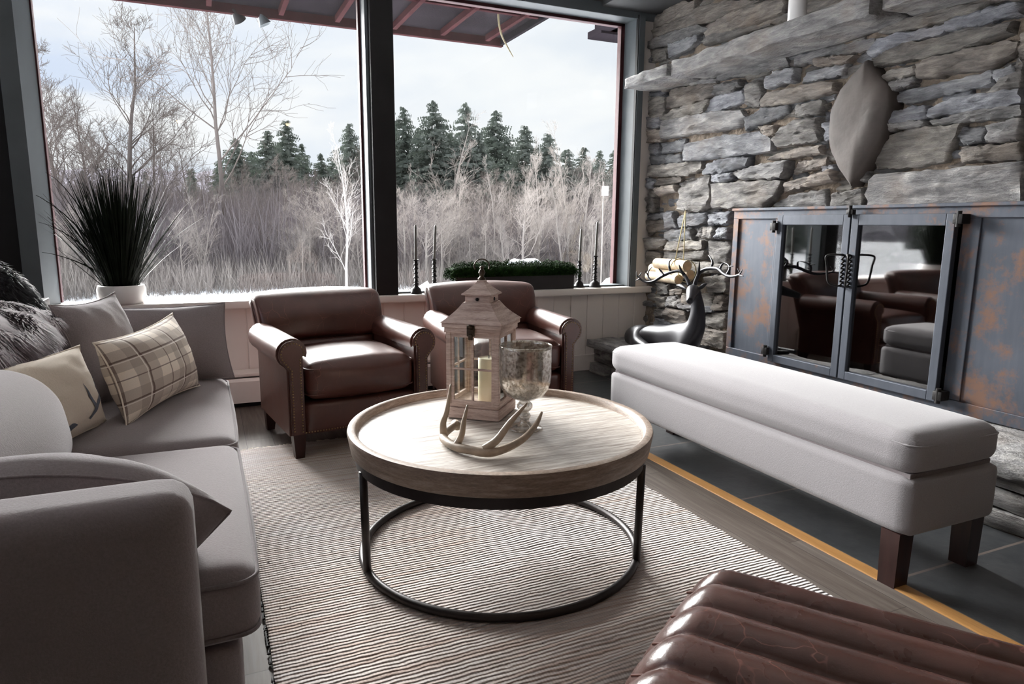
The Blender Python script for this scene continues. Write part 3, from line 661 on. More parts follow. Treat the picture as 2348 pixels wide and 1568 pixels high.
# ------------------------------------------------------------------ rug
def rug():
    x0, x1, y0, y1 = .09, 1.64, -.3, 3.40; nx, ny = 110, 330; vs = []; fs = []
    for j in range(ny+1):
        for i in range(nx+1):
            u = i/nx; x = x0+(x1-x0)*u; y = y0+(y1-y0)*j/ny
            edge = .008*noise.noise(Vector((0 if u < .5 else 9, y*16, 0))); 
            if i in (0, nx): x += edge
            if j == ny: y += .012*noise.noise(Vector((x*14, 4, 0)))
            w = math.exp(-((x-1.15)/.42)**2-((y-1.12)/.30)**2)
            w2 = math.exp(-((x-1.0)/.25)**2-((y-2.15)/.35)**2)*.5
            z = .009+.011*w*(math.sin(y*42+3.2*math.sin(x*4)+1.5*noise.noise(Vector((x*3, y*3, 1))))+1)+.006*w2*(math.sin(x*30+y*14)+1)
            z += .0016*noise.noise(Vector((x*8, y*60, 2)))
            vs.append((x, y, z))
    for j in range(ny):
        for i in range(nx): a = j*(nx+1)+i; fs.append((a, a+1, a+nx+2, a+nx+1))
    mb = MB(); mb.add(vs, fs); o = mb.build('woven_rug', 'rug', None)
    tag(o, 'large cream and grey woven rag rug under the round coffee table', 'rug')
    so = o.modifiers.new('s', 'SOLIDIFY'); so.thickness = .008; so.offset = -1
    rnd = random.Random(2); mb = MB()
    for k in range(330):
        x = x0+(x1-x0)*k/330; y = y1-.005; l = rnd.uniform(.02, .06); a = rnd.uniform(-.8, .8)
        tube(mb, [(x, y, .008), (x+math.sin(a)*l*.5, y+l*.5, .009), (x+math.sin(a)*l+rnd.uniform(-.01, .01), y+l, .004)], [.0022, .002, .0012], 4)
    f_ = mb.build('fringe', 'linen', o)
    mb = MB()
    for k in range(150):
        y = rnd.uniform(.6, 3.38); tube(mb, [(x0-.002, y, .010), (x0-.007, y+.006, .005), (x0-.004, y+.016, .009)], .003, 4)
    mb.build('edge_stitching', 'black_plastic', o)['kind'] = 'stuff'
    mb = MB()
    for k in range(240):
        x, y = rnd.uniform(x0, x1), rnd.uniform(.9, 3.3); l = rnd.uniform(.006, .026)
        tube(mb, [(x, y, .010), (x+l*.5, y+.002, .016), (x+l, y-.002, .010)], rnd.uniform(.002, .0035), 5)
    mb.build('rag_knot', 'piping', o)
    o.children[-1]['kind'] = 'stuff' if False else 'stuff'
rug()
# ------------------------------------------------------------------ round table
TC = (.86, 2.0)
t = thing('coffee_table', 'round tray-top coffee table of washed wood on black iron ring base', 'table', (TC[0], TC[1], 0))
mb = MB(); R_ = .497
lathe(mb, [(.42, .385), (.478, .386), (.487, .392), (R_, .45), (R_-.002, .457), (R_-.022, .459), (R_-.027, .455), (R_-.03, .437), (R_-.036, .434), (.4, .432)], n=128, close=False)
mb.build('rim', 'table_rim', t, True, 50)
mb = MB(); lathe(mb, [(.001, .434), (.25, .434), (R_-.03, .434), (R_-.03, .39), (.001, .388)], n=128); mb.build('tray_surface', 'tabletop', t, True, 40)
mb = MB(); lathe(mb, [(.462, .352), (.474, .352), (.474, .387), (.462, .387), (.462, .352)], n=96, close=False); mb.build('upper_ring', 'frame_iron', t, True, 40)
ringp = [(.462*math.cos(a), .462*math.sin(a), .028) for a in np.linspace(0, 2*PI, 97)]
mb = MB(); vs = []; fs = []
for i in range(96):
    a = 2*PI*i/96
    for k in range(10): b_ = 2*PI*k/10; rr_ = .460+.013*math.cos(b_); vs.append((rr_*math.cos(a), rr_*math.sin(a), .031+.013*math.sin(b_)))
for i in range(96):
    for k in range(10): fs.append((i*10+k, ((i+1) % 96)*10+k, ((i+1) % 96)*10+(k+1) % 10, i*10+(k+1) % 10))
mb.add(vs, fs); mb.build('floor_ring', 'frame_iron', t)
for a in (184, -41.5, 71):
    a = math.radians(a); mb = MB(); tube(mb, [(.463*math.cos(a), .463*math.sin(a), .03), (.468*math.cos(a), .468*math.sin(a), .36)], .0125, 14); mb.build('leg', 'frame_iron', t)
# ------------------------------------------------------------------ lantern
lt = thing('lantern', 'washed wood and glass candle lantern with pitched roof on the coffee table', 'lantern', (.868, 2.19, .436), math.radians(-41.6))
def pyr(mb, z0, h0, z1, h1, nseg=8, curve=0):
    vs = []; fs = []
    for i in range(nseg+1):
        s = i/nseg; hh = h0+(h1-h0)*s-curve*math.sin(PI*s); zz = z0+(z1-z0)*s
        vs += [(-hh, -hh, zz), (hh, -hh, zz), (hh, hh, zz), (-hh, hh, zz)]
    for i in range(nseg):
        for k in range(4): fs.append((i*4+k, i*4+(k+1) % 4, i*4+4+(k+1) % 4, i*4+4+k))
    fs.append((3, 2, 1, 0)); fs.append(tuple(nseg*4+k for k in range(4))); mb.add(vs, fs)
mb = MB(); bevbox(mb, -.097, .097, -.097, .097, 0, .038, .003); bevbox(mb, -.09, .09, -.09, .09, .038, .05, .003); mb.build('base', 'lantern_wood', lt, True, 35)
for sx in (-1, 1):
    for sy in (-1, 1): box('post', sx*.087-.009, sx*.087+.009, sy*.087-.009, sy*.087+.009, .05, .30, 'lantern_wood', lt, .002)
for k in range(4):
    rot = Matrix.Rotation(k*PI/2, 4, 'Z'); mb = MB()
    for a in ((-.078, .078, -.094, -.084, .05, .066), (-.078, .078, -.094, -.084, .285, .30), (-.004, .004, -.093, -.086, .066, .285), (-.078, .078, -.093, -.086, .172, .179), (-.078, -.068, -.093, -.085, .06, .29), (.068, .078, -.093, -.085, .06, .29)):
        bevbox(mb, *a, r=.0015, mat=rot)
    o = mb.build('window_grille', 'lantern_wood', lt, True, 35)
    mb = MB(); bevbox(mb, -.072, .072, -.0885, -.087, .06, .29, 0, mat=rot); mb.build('glass_pane', 'lantern_glass', o, False)
mb = MB(); bevbox(mb, -.101, .101, -.101, .101, .30, .318, .002); bevbox(mb, -.108, .108, -.108, .108, .318, .334, .003); pyr(mb, .334, .112, .400, .05, 8, .006); mb.build('roof', 'lantern_wood', lt, True, 30)
mb = MB(); bevbox(mb, -.045, .045, -.045, .045, .398, .424, .001); bevbox(mb, -.055, .055, -.055, .055, .424, .428, .001); pyr(mb, .428, .056, .468, .014, 5, .003); bevbox(mb, -.014, .014, -.014, .014, .466, .474, .002); o = mb.build('roof_vent', 'lantern_wood', lt, True, 30)
for k in range(4):
    mb = MB(); lathe(mb, [(.006, 0), (.006, .002)], n=12); q = mb.build('vent_hole', 'black_iron', o); q.rotation_euler = (PI/2, 0, k*PI/2); q.location = Vector((0, -.0455, .411)) if k == 0 else Matrix.Rotation(k*PI/2, 3, 'Z') @ Vector((0, -.0455, .411))
mb = MB(); lathe(mb, [(.013, .474), (.014, .48), (.007, .486), (.009, .492), (.012, .50), (.009, .508), (.005, .512), (.008, .517), (.004, .523)], n=16); o = mb.build('finial', 'bronze', lt)
mb = MB(); tube(mb, [(.026*math.cos(a), .0, .528+.024*math.sin(a)-.006) for a in np.linspace(-.5, PI+.5, 24)], .0022, 8); o = mb.build('ring_handle', 'bronze', lt); o.rotation_euler = (0, 0, math.radians(20))
mb = MB(); bevbox(mb, -.014, .014, -.112, -.107, .292, .33, .003); bevbox(mb, -.008, .008, -.115, -.108, .28, .30, .003); tube(mb, [(0, -.113, .327), (0, -.118, .322)], .011, 10); mb.build('clasp', 'bronze', lt)
# candle: a thing of its own inside
mb = MB(); lathe(mb, [(.036, 0), (.038, .003), (.038, .15), (.036, .153), (.033, .151), (.005, .150)], n=32)
o = mb.build('pillar_candle', 'wax_cream', None, True, 50); o.location = (.885, 2.165, .487); tag(o, 'short cream pillar candle standing inside the wooden lantern', 'candle')
mb = MB(); tube(mb, [(0, 0, .15), (0, 0, .162)], .0015, 6); mb.build('wick', 'black_iron', o)
# ------------------------------------------------------------------ goblet candle holder
o = thing('goblet_candle_holder', 'tall silvered mercury glass goblet on a turned stem beside the lantern', 'candle holder', (.93, 1.962, .4345))
Z = lambda z: z
mb = MB(); lathe(mb, [(.057, 0), (.059, .003), (.055, .007), (.034, .012), (.018, .02), (.014, .03), (.017, .036), (.021, .044), (.017, .052), (.012, .056), (.018, .062), (.026, .073), (.026, .082), (.018, .092), (.012, .097), (.013, .1)], n=40); mb.build('stem', 'mercury', o)
mb = MB(); prof = [(.012, .098), (.04, .104), (.062, .116), (.077, .136), (.084, .16), (.086, .19), (.0852, .27), (.086, .278)]
inner = [(r_-.003, z+.002) for r_, z in prof[::-1]]
lathe(mb, prof+[(.0845, .280)]+inner, n=56, close=False); mb.build('bowl', 'mercury', o)
mb = MB(); lathe(mb, [(.086, .276), (.0872, .279), (.085, .282), (.0825, .279), (.086, .276)], n=56, close=False); mb.build('rim_band', 'mercury', o)
# ------------------------------------------------------------------ shed antler on table
def antler_table():
    mb = MB(); zt = .4345
    def P(px_, py_, z): return hit(px_, py_, 2, zt+z)
    def D(px_, py_, d): return W(px_, py_, d)
    base = P(1120, 1038, .016); dep = (base-CAM).dot(fw)
    A = [P(1043, 975, .03), P(1016, 1000, .018), P(1040, 1022, .016), P(1080, 1032, .018), base, P(1160, 1028, .02), P(1200, 1006, .035), P(1228, 975, .055), W(1243, 944, (P(1235, 968, .06)-CAM).dot(fw))]
    tube(mb, A, [.011, .013, .0135, .013, .013, .012, .0105, .0085, .003], 12, sub=6)
    d0 = (P(1016, 1000, .018)-CAM).dot(fw)
    tube(mb, [W(1018, 1000, d0), W(1016, 970, d0), W(1025, 940, d0+.01), W(1034, 880, d0+.02)], [.013, .010, .008, .0025], 10, sub=5)
    d1 = (P(1045, 1024, .016)-CAM).dot(fw)
    tube(mb, [W(1046, 1022, d1), W(1058, 998, d1), W(1064, 965, d1), W(1072, 928, d1+.01)], [.012, .0095, .0075, .0025], 10, sub=5)
    d2 = (P(1118, 1036, .016)-CAM).dot(fw)
    tube(mb, [W(1110, 1030, d2), W(1140, 1008, d2), W(1170, 968, d2-.01), W(1209, 924, d2-.02)], [.013, .0115, .009, .0028], 10, sub=6)
    tube(mb, [P(1043, 972, .03), P(1050, 978, .028)], [.016, .013], 12)
    o = mb.build('shed_antler', 'antler', None); tag(o, 'branched brown deer antler lying on the front of the coffee table', 'antler')
antler_table()
# ------------------------------------------------------------------ long bench
t = thing('upholstered_bench', 'long pale grey upholstered bench with dark wood legs before the hearth', 'bench', (2.075, 2.085, 0))
mb = MB(); soft(mb, -.21, .21, -.835, .835, .175, .362, .028, 26, bx=.006, by=.006); mb.build('seat_base', 'bench', t)
mb = MB(); soft(mb, -.212, .205, -.83, .84, .366, .492, .045, 30, bx=.008, by=.012, bz=.022); cu = mb.build('seat_cushion', 'bench', t)
def piping(x0, x1, y0, y1, z, r, parent, mat, rad=.0022):
    pts = []
    for cx, cy, a0 in ((x1-r, y1-r, 0), (x0+r, y1-r, PI/2), (x0+r, y0+r, PI), (x1-r, y0+r, 1.5*PI)):
        for k in range(7): a = a0+k/6*PI/2; pts.append((cx+r*math.cos(a), cy+r*math.sin(a), z))
    pts.append(pts[0]); mb = MB(); tube(mb, pts, rad, 6); return mb.build('piping', mat, parent)
piping(-.208, .201, -.832, .838, .462, .04, cu, 'bench', .003)
box('liner', -.19, .19, -.81, .81, .355, .372, 'piping', t, r=.002)
for sx in (-1, 1):
    for sy in (-1, 1):
        mb = MB(); X_, Y_ = sx*.172, sy*.775
        vs = []; 
        for z, h in ((.0, .029), (.18, .032)): vs += [(X_-h, Y_-h, z), (X_+h, Y_-h, z), (X_+h, Y_+h, z), (X_-h, Y_+h, z)]
        mb.add(vs, [(0, 1, 2, 3), (4, 5, 6, 7), (0, 1, 5, 4), (1, 2, 6, 5), (2, 3, 7, 6), (3, 0, 4, 7)]); mb.build('leg', 'dark_wood', t, False)
# ------------------------------------------------------------------ armchairs
def armchair(label, loc, rz):
    t = thing('armchair', label, 'armchair', loc, rz, 'brown leather armchairs')
    H = .385  # half width incl. rolls
    for s in (-1, 1):
        # arm: profile in XZ, roll overhangs outward
        prof = []
        xi, xo = .275, .35
        prof += [(s*xi, .13), (s*xi, .50)]
        cx, cz, r = .325, .515, .070
        for k in range(15):
            a = math.radians(200-k*(260/14)); prof.append((s*(cx+r*math.cos(a)), cz+r*math.sin(a)))
        prof += [(s*xo, .44), (s*xo, .13)]
        mb = MB(); prism(mb, prof, .015, .62, .010, 2)
        # soften: dip towards the front and back
        mb.v = [(x, y, z+(.012*math.sin(max(0, min(1, y/.62))*PI) if z > .4 else 0)) for x, y, z in mb.v]
        o = mb.build('arm', 'leather', t, True, 40)
        pf = [(s*(xi+.008), .135), (s*(xi+.008), .505)]
        for k in range(13):
            a = math.radians(195-k*(250/12)); pf.append((s*(cx+(r-.008)*math.cos(a)), cz+(r-.008)*math.sin(a)))
        pf += [(s*(xo-.008), .435), (s*(xo-.008), .135)]
        mb = MB(); prism(mb, pf, .002, .02, .005, 2); mb.build('arm_front_panel', 'leather', o, True, 40)
        mb = MB()
        path = [(s*(xi+.018), .15), (s*(xi+.018), .49)]
        path = [Vector((p[0], 0, p[1])) for p in path]
        for k in range(11):
            a = math.radians(185-k*(225/10)); path.append(Vector((s*(cx+(r-.019)*math.cos(a)), 0, cz+(r-.019)*math.sin(a))))
        path += [Vector((s*(xo-.019), 0, .44)), Vector((s*(xo-.019), 0, .15))]
        acc = 0; nxt = 0
        for i in range(len(path)-1):
            a, b_ = path[i], path[i+1]; l = (b_-a).length
            while nxt <= acc+l:
                p = a.lerp(b_, (nxt-acc)/l); lathe_v = []
                sph(mb, (p.x, .0015, p.z), .0038, 6, 4); nxt += .0135
            acc += l
        mb.build('nailhead_trim', 'brass', o)
    # seat deck and front rail
    mb = MB(); soft(mb, -.28, .28, .02, .60, .12, .275, .02, 10, by=.004); fr = mb.build('seat_frame', 'leather', t)
    mb = MB()
    for k in range(42): sph(mb, (-.275+k*.0134, .0165, .138), .0038, 6, 4)
    mb.build('nailhead_trim', 'brass', fr)
    mb = MB(); soft(mb, -.266, .266, -.005, .53, .292, .462, .05, 26, bx=.004, by=.022, bz=.032); cu = mb.build('seat_cushion', 'leather', t)
    piping(-.266, .266, .0, .52, .436, .04, cu, 'leather', .0035); piping(-.266, .266, .0, .52, .315, .04, cu, 'leather', .0035)
    def rake(q, u, v, w):
        k = max(0, (q.z-.3)/.42); q.y += .11*k; q.x *= 1+.10*k; q.z += (-.008*u*u+.008*(1-u*u))*(k**2)*1.0
        if q.z > .60: q.y += .05*((q.z-.60)/.12)**2
        return q
    mb = MB(); soft(mb, -.315, .315, .50, .63, .485, .735, .032, 26, by=.028, fn=rake); mb.build('backrest', 'leather', t)
    mb = MB(); soft(mb, -.272, .272, .525, .62, .28, .50, .03, 16, by=.02, fn=rake); mb.build('lumbar_pad', 'leather', t)
    mb = MB(); soft(mb, -.325, .325, .58, .66, .12, .715, .03, 14, fn=rake); mb.build('outside_back', 'leather', t)
    for sx in (-1, 1):
        for sy, yy in ((0, .045), (1, .60)):
            mb = MB(); X_ = sx*.305; vs = []
            for z, h, dy in ((0, .019, .03*sy), (.135, .03, 0)): vs += [(X_-h, yy+dy-h, z), (X_+h, yy+dy-h, z), (X_+h, yy+dy+h, z), (X_-h, yy+dy+h, z)]
            mb.add(vs, [(0, 1, 2, 3), (4, 5, 6, 7), (0, 1, 5, 4), (1, 2, 6, 5), (2, 3, 7, 6), (3, 0, 4, 7)]); mb.build('leg', 'dark_wood', t, False)
    return t
def sph(mb, c, r, n=10, m=8, sz=(1, 1, 1)):
    vs = []; fs = []
    for j in range(m+1):
        b_ = -PI/2+PI*j/m
        for i in range(n): a = 2*PI*i/n; vs.append((c[0]+r*sz[0]*math.cos(b_)*math.cos(a), c[1]+r*sz[1]*math.cos(b_)*math.sin(a), c[2]+r*sz[2]*math.sin(b_)))
    for j in range(m):
        for i in range(n): fs.append((j*n+i, j*n+(i+1) % n, (j+1)*n+(i+1) % n, (j+1)*n+i))
    mb.add(vs, fs)
ac = armchair('brown leather nailhead armchair standing nearest the grey sofa', (.652, 3.185, .0), math.radians(8))
ac2 = copy_tree(ac, None, 'brown leather nailhead armchair behind the lantern, nearer the stone wall'); ac2.location = (1.52, 3.31, 0); ac2.rotation_euler = (0, 0, math.radians(-5))
# ------------------------------------------------------------------ ribbed leather ottoman
def ottoman():
    A = Vector((.905, 1.083, 0)); e1 = Vector((-.80, -.60, 0)).normalized(); e1 = Vector((-.37, -.21, 0)).normalized(); e2 = Vector((.55, -.80, 0)).normalized()
    t = thing('ribbed_ottoman', 'channelled brown leather footstool in the lower right corner on the rug', 'ottoman', (0, 0, 0))
    rot = math.atan2(e2.y, e2.x)
    nr = 6; wr_ = .10; Ln = .85; z0, z1 = .25, .425
    vs = []; fs = []; NU, NV = 14*nr, 40
    for j in range(NV+1):
        v = j/NV
        for i in range(NU+1):
            u = i/NU; c = (u*nr) % 1; rib = math.sin(PI*c)**.55 if 0 < c < 1 else 0
            ev = min(v, 1-v)*Ln; eu = min(u, 1-u)*nr*wr_
            fall = (1-min(1, ev/.11))**2.2*.12+(1-min(1, eu/.07))**2.2*.10
            z = z1-.028+.028*rib+.012*math.sin(PI*u)-fall
            pinch = .018*(1-rib)*max(0, 1-ev/.10)
            vv = v*Ln+(pinch if v < .5 else -pinch)-(.02*math.sin(PI*u) if v < .5 else -.02*math.sin(PI*u))*0
            vs.append((vv, u*nr*wr_, z+.0015*noise.noise(Vector((u*20, v*20, 0)))))
    for j in range(NV):
        for i in range(NU): a = j*(NU+1)+i; fs.append((a, a+1, a+NU+2, a+NU+1))
    bd = [(j, 0) for j in range(NV+1)]+[(NV, i) for i in range(1, NU+1)]+[(j, NU) for j in range(NV-1, -1, -1)]+[(0, i) for i in range(NU-1, 0, -1)]
    o0 = len(vs); ids = [j*(NU+1)+i for j, i in bd]
    cx, cy = Ln/2, nr*wr_/2
    for zz, s in ((z0+.03, 1.0), (z0, .97)):
        for k in ids: p = vs[k]; vs.append((cx+(p[0]-cx)*s, cy+(p[1]-cy)*s, zz))
    nb = len(ids)
    for k in range(nb): fs.append((ids[k], ids[(k+1) % nb], o0+(k+1) % nb, o0+k)); fs.append((o0+k, o0+(k+1) % nb, o0+nb+(k+1) % nb, o0+nb+k))
    fs.append(tuple(o0+nb+k for k in range(nb)))
    mb = MB(); mb.add(vs, fs)
    # right-handed local frame: x along e2, y to its left = (-e2.y, e2.x) -> toward +y ; shift so that far rib starts at A
    o = mb.build('ribbed_cushion', 'leather_rib', t)
    t.rotation_euler = (0, 0, rot); n = Vector((-e2.y, e2.x, 0)); t.location = A - n*(nr*wr_)
    mb = MB()
    for k in range(1, nr): tube(mb, [(.03, k*wr_, z1-.05), (.1, k*wr_, z1-.021), (Ln-.1, k*wr_, z1-.021), (Ln-.03, k*wr_, z1-.05)], .0025, 6)
    mb.build('seam_cord', 'leather', o)
    for a, b_ in ((.1, .08), (.1, nr*wr_-.08), (Ln-.1, .08), (Ln-.1, nr*wr_-.08)):
        mb = MB(); tube(mb, [(a, b_, 0), (a, b_, z0+.01)], [.014, .02], 12); mb.build('leg', 'dark_wood', t)
    box('frame', .05, Ln-.05, .04, nr*wr_-.04, z0-.03, z0+.005, 'dark_wood', t)
    return t
ottoman()
# ------------------------------------------------------------------ sofa
sf = thing('sofa', 'grey fabric two-seat sofa along the left side facing the table', 'sofa', (-.45, 2.2, 0))
def S(v): return v
def sbox(name, x0, x1, y0, y1, z0, z1, r, n=22, mat='sofa', **k):
    mb = MB(); soft(mb, x0+.45, x1+.45, y0-2.2, y1-2.2, z0, z1, r, n, **k); return mb.build(name, mat, sf)
sbox('seat_base', -.9, .02, 1.30, 3.12, .07, .30, .03)
def arm_fn(q, u, v, w): return q
sbox('arm', -.92, -.045, 1.135, 1.275, .07, .672, .045, 26, by=.006)
sbox('arm', -.92, .035, 3.11, 3.24, .07, .62, .045, 26)
sbox('back_frame', -1.02, -.80, 1.14, 3.24, .07, .74, .05, 22)
for y0, y1 in ((1.285, 2.135), (2.15, 3.10)):
    o = sbox('seat_cushion', -.80, .055, y0, y1, .30, .452, .045, 30, by=.004, bx=.012, bz=.018)
    mb = MB(); pts = []
    for (zz) in (.432, .325):
        x1_, a, b_ = .05+.45+.004, y0-2.2, y1-2.2; r = .04; pp = [(-.35, a+.002, zz)]
        for k in range(7): an = -PI/2+k/6*PI/2; pp.append((x1_-r+r*math.cos(an), a+r+r*math.sin(an), zz))
        for k in range(7): an = k/6*PI/2; pp.append((x1_-r+r*math.cos(an), b_-r+r*math.sin(an), zz))
        pp.append((-.35, b_-.002, zz)); tube(mb, pp, .004, 6)
    mb.build('piping', 'piping', o)
def lean(q, u, v, w):
    q.x -= .16*(q.z-.45)*1.0; return q
sbox('back_cushion', -.80, -.34, 1.33, 2.10, .45, .73, .10, 30, by=.02, bx=.03, bz=.02, fn=lean)
sbox('back_cushion', -.82, -.50, 2.13, 3.02, .45, .79, .08, 30, bx=.03, bz=.02, fn=lean)
for X_, Y_ in ((-.42, -.86), (.38, -.82), (-.42, .98), (.38, .86)):
    mb = MB(); tube(mb, [(X_, Y_, 0), (X_, Y_, .09)], [.02, .028], 12); mb.build('foot', 'dark_wood', sf)
# loose pillows
def pillow(name, label, c, thick, mat, cat='pillow', pinch=.07, n=30, group=None, wr=.006, seed=0, back=1.0, arch=.0):
    """c = four corners (bl, br, tr, tl) in world space"""
    bl, br, tr_, tl = [Vector(p) for p in c]; cen = (bl+br+tr_+tl)/4
    nor = (br-bl).cross(tl-bl).normalized(); vs = []; fs = []; uv = []
    eu = ((br-bl)+(tr_-tl))/2; ev = ((tl-bl)+(tr_-br))/2
    for side in (1, -1):
        for j in range(n+1):
            for i in range(n+1):
                u, v = i/n, j/n
                a, b_ = 2*u-1, 2*v-1
                aa = a*(1-pinch*(1-b_*b_)*abs(a)**1.5); bb = b_*(1-pinch*(1-a*a)*abs(b_)**1.5)
                U, Vv = (aa+1)/2, (bb+1)/2
                p = bl*(1-U)*(1-Vv)+br*U*(1-Vv)+tr_*U*Vv+tl*(1-U)*Vv
                h = (max(0, 1-a*a)**.55)*(max(0, 1-b_*b_)**.55)*(.5*thick)
                cr = (abs(a*b_)**2)
                h += wr*fbm((a*2.2+seed, b_*2.2, side), 1, 3)*min(1, 4*(1-max(abs(a), abs(b_))))
                p = p+nor*(side*h*(back if side < 0 else 1))+Vector((0, 0, arch*(1-a*a)**.8*max(0, v)))
                vs.append(p-cen); uv.append((u, v))
    m_ = (n+1)**2
    arch_ = arch
    for s in (0, 1):
        for j in range(n):
            for i in range(n):
                a = s*m_+j*(n+1)+i; q = (a, a+1, a+n+2, a+n+1); fs.append(q if s == 0 else q[::-1])
    me = bpy.data.meshes.new(name); me.from_pydata(vs, [], fs)
    ul = me.uv_layers.new(name='uv')
    for l in me.loops: ul.data[l.index].uv = uv[l.vertex_index]
    o = link(name, me, mat, None); o.location = cen
    tag(o, label, cat, group)
    # seam cord round the edge
    def edge(u, v):
        a, b_ = 2*u-1, 2*v-1
        aa = a*(1-pinch*(1-b_*b_)*abs(a)**1.5); bb = b_*(1-pinch*(1-a*a)*abs(b_)**1.5); U, Vv = (aa+1)/2, (bb+1)/2
        return bl*(1-U)*(1-Vv)+br*U*(1-Vv)+tr_*U*Vv+tl*(1-U)*Vv-cen+Vector((0, 0, arch*(1-a*a)**.8*v))
    pts = [edge(k/20, 0) for k in range(20)]+[edge(1, k/20) for k in range(20)]+[edge(1-k/20, 1) for k in range(20)]+[edge(0, 1-k/20) for k in range(21)]
    mb = MB(); tube(mb, pts, .0028, 6, cap=False); mb.build('seam', mat, o)
    return o, nor, eu, ev, cen
# far arm pillow
pillow('throw_pillow', 'grey knife-edge pillow leaning on the far arm of the sofa by the window', [(-.38, 3.0, .46), (.08, 3.02, .455), (.062, 3.10, .765), (-.38, 3.12, .76)], .15, 'sofa', seed=1, pinch=.07)
# square pillow far corner
pillow('throw_pillow', 'square grey pillow propped upright behind the plaid cushion', [hit(215, 925, 1, 2.62), hit(345, 930, 1, 3.02), hit(262, 670, 1, 3.05), hit(112, 700, 1, 2.72)], .17, 'sofa', seed=5, pinch=.10)
# plaid
pillow('plaid_cushion', 'small oblong tan and cream plaid cushion in the middle of the sofa', [hit(290, 978, 2, .462), hit(458, 884, 2, .462), hit(395, 718, 1, 2.93), hit(213, 786, 1, 2.42)], .19, 'plaid', cat='cushion', seed=9, pinch=.13)
# antler print
pa = [(-.46, 1.98, .47), hit(246, 968, 1, 2.47), hit(182, 792, 1, 2.42), (-.60, 1.98, .74)]
o, nor, eu, ev, cen = pillow('printed_cushion', 'cream cushion printed with dark antlers, half hidden by the front back cushion', pa, .15, 'linen', cat='cushion', seed=12, pinch=.12)
# antler print decals as thin raised cloth shapes following the front face
def on_face(u, v, lift=.002):
    bl, br, tr_, tl = [Vector(p) for p in pa]; a, b_ = 2*u-1, 2*v-1; pinch = .12
    aa = a*(1-pinch*(1-b_*b_)*abs(a)**1.5); bb = b_*(1-pinch*(1-a*a)*abs(b_)**1.5); U, Vv = (aa+1)/2, (bb+1)/2
    p = bl*(1-U)*(1-Vv)+br*U*(1-Vv)+tr_*U*Vv+tl*(1-U)*Vv
    h = (max(0, 1-a*a)**.55)*(max(0, 1-b_*b_)**.55)*.075+.006*fbm((a*2.2+12, b_*2.2, 1), 1, 3)*min(1, 4*(1-max(abs(a), abs(b_))))
    return p+nor*(h+lift)-cen
def strip_on(mb, pts, wd):
    vs = []; fs = []; n = 0
    for k in range(len(pts)-1):
        for s in range(6):
            t_ = s/6; n += 1
    P = []
    for k in range(len(pts)-1):
        for s in range(6):
            t_ = s/6; P.append((pts[k][0]*(1-t_)+pts[k+1][0]*t_, pts[k][1]*(1-t_)+pts[k+1][1]*t_, wd[k]*(1-t_)+wd[k+1]*t_))
    P.append((pts[-1][0], pts[-1][1], wd[-1]))
    for i, (u, v, w) in enumerate(P):
        a = P[max(0, i-1)]; b_ = P[min(len(P)-1, i+1)]; dx, dy = b_[0]-a[0], b_[1]-a[1]; l = math.hypot(dx, dy)+1e-9; nx, ny = -dy/l*w, dx/l*w
        vs += [on_face(u-nx, v-ny), on_face(u, v, .0025), on_face(u+nx, v+ny)]
    for i in range(len(P)-1):
        b0 = i*3; fs += [(b0, b0+1, b0+4, b0+3), (b0+1, b0+2, b0+5, b0+4)]
    mb.add(vs, fs)
mb = MB()
strip_on(mb, [(.24, .09), (.36, .10), (.44, .13), (.50, .12)], [.02, .035, .035, .004])
strip_on(mb, [(.36, .10), (.35, .24), (.36, .40)], [.04, .025, .002])
strip_on(mb, [(.66, .12), (.74, .2), (.84, .30), (.93, .44)], [.014, .028, .024, .004])
strip_on(mb, [(.76, .21), (.69, .36), (.66, .52)], [.028, .018, .002])
strip_on(mb, [(.92, .32), (.93, .44), (.90, .52)], [.014, .01, .002])
strip_on(mb, [(.10, .30), (.15, .26), (.20, .25)], [.003, .012, .002]); strip_on(mb, [(.15, .26), (.22, .38)], [.01, .002]); strip_on(mb, [(.92, .55), (.97, .58)], [.01, .003])
mb.build('antler_print', 'antler_print', o)
# near arm pillow
pillow('throw_pillow', 'plump grey pillow with pointed corner leaning on the near arm of the sofa', [(-.62, 1.48, .46), (-.07, 1.42, .44), (.014, 1.32, .562), (-.60, 1.33, .62)], .22, 'sofa', seed=17, pinch=.0, arch=.085)
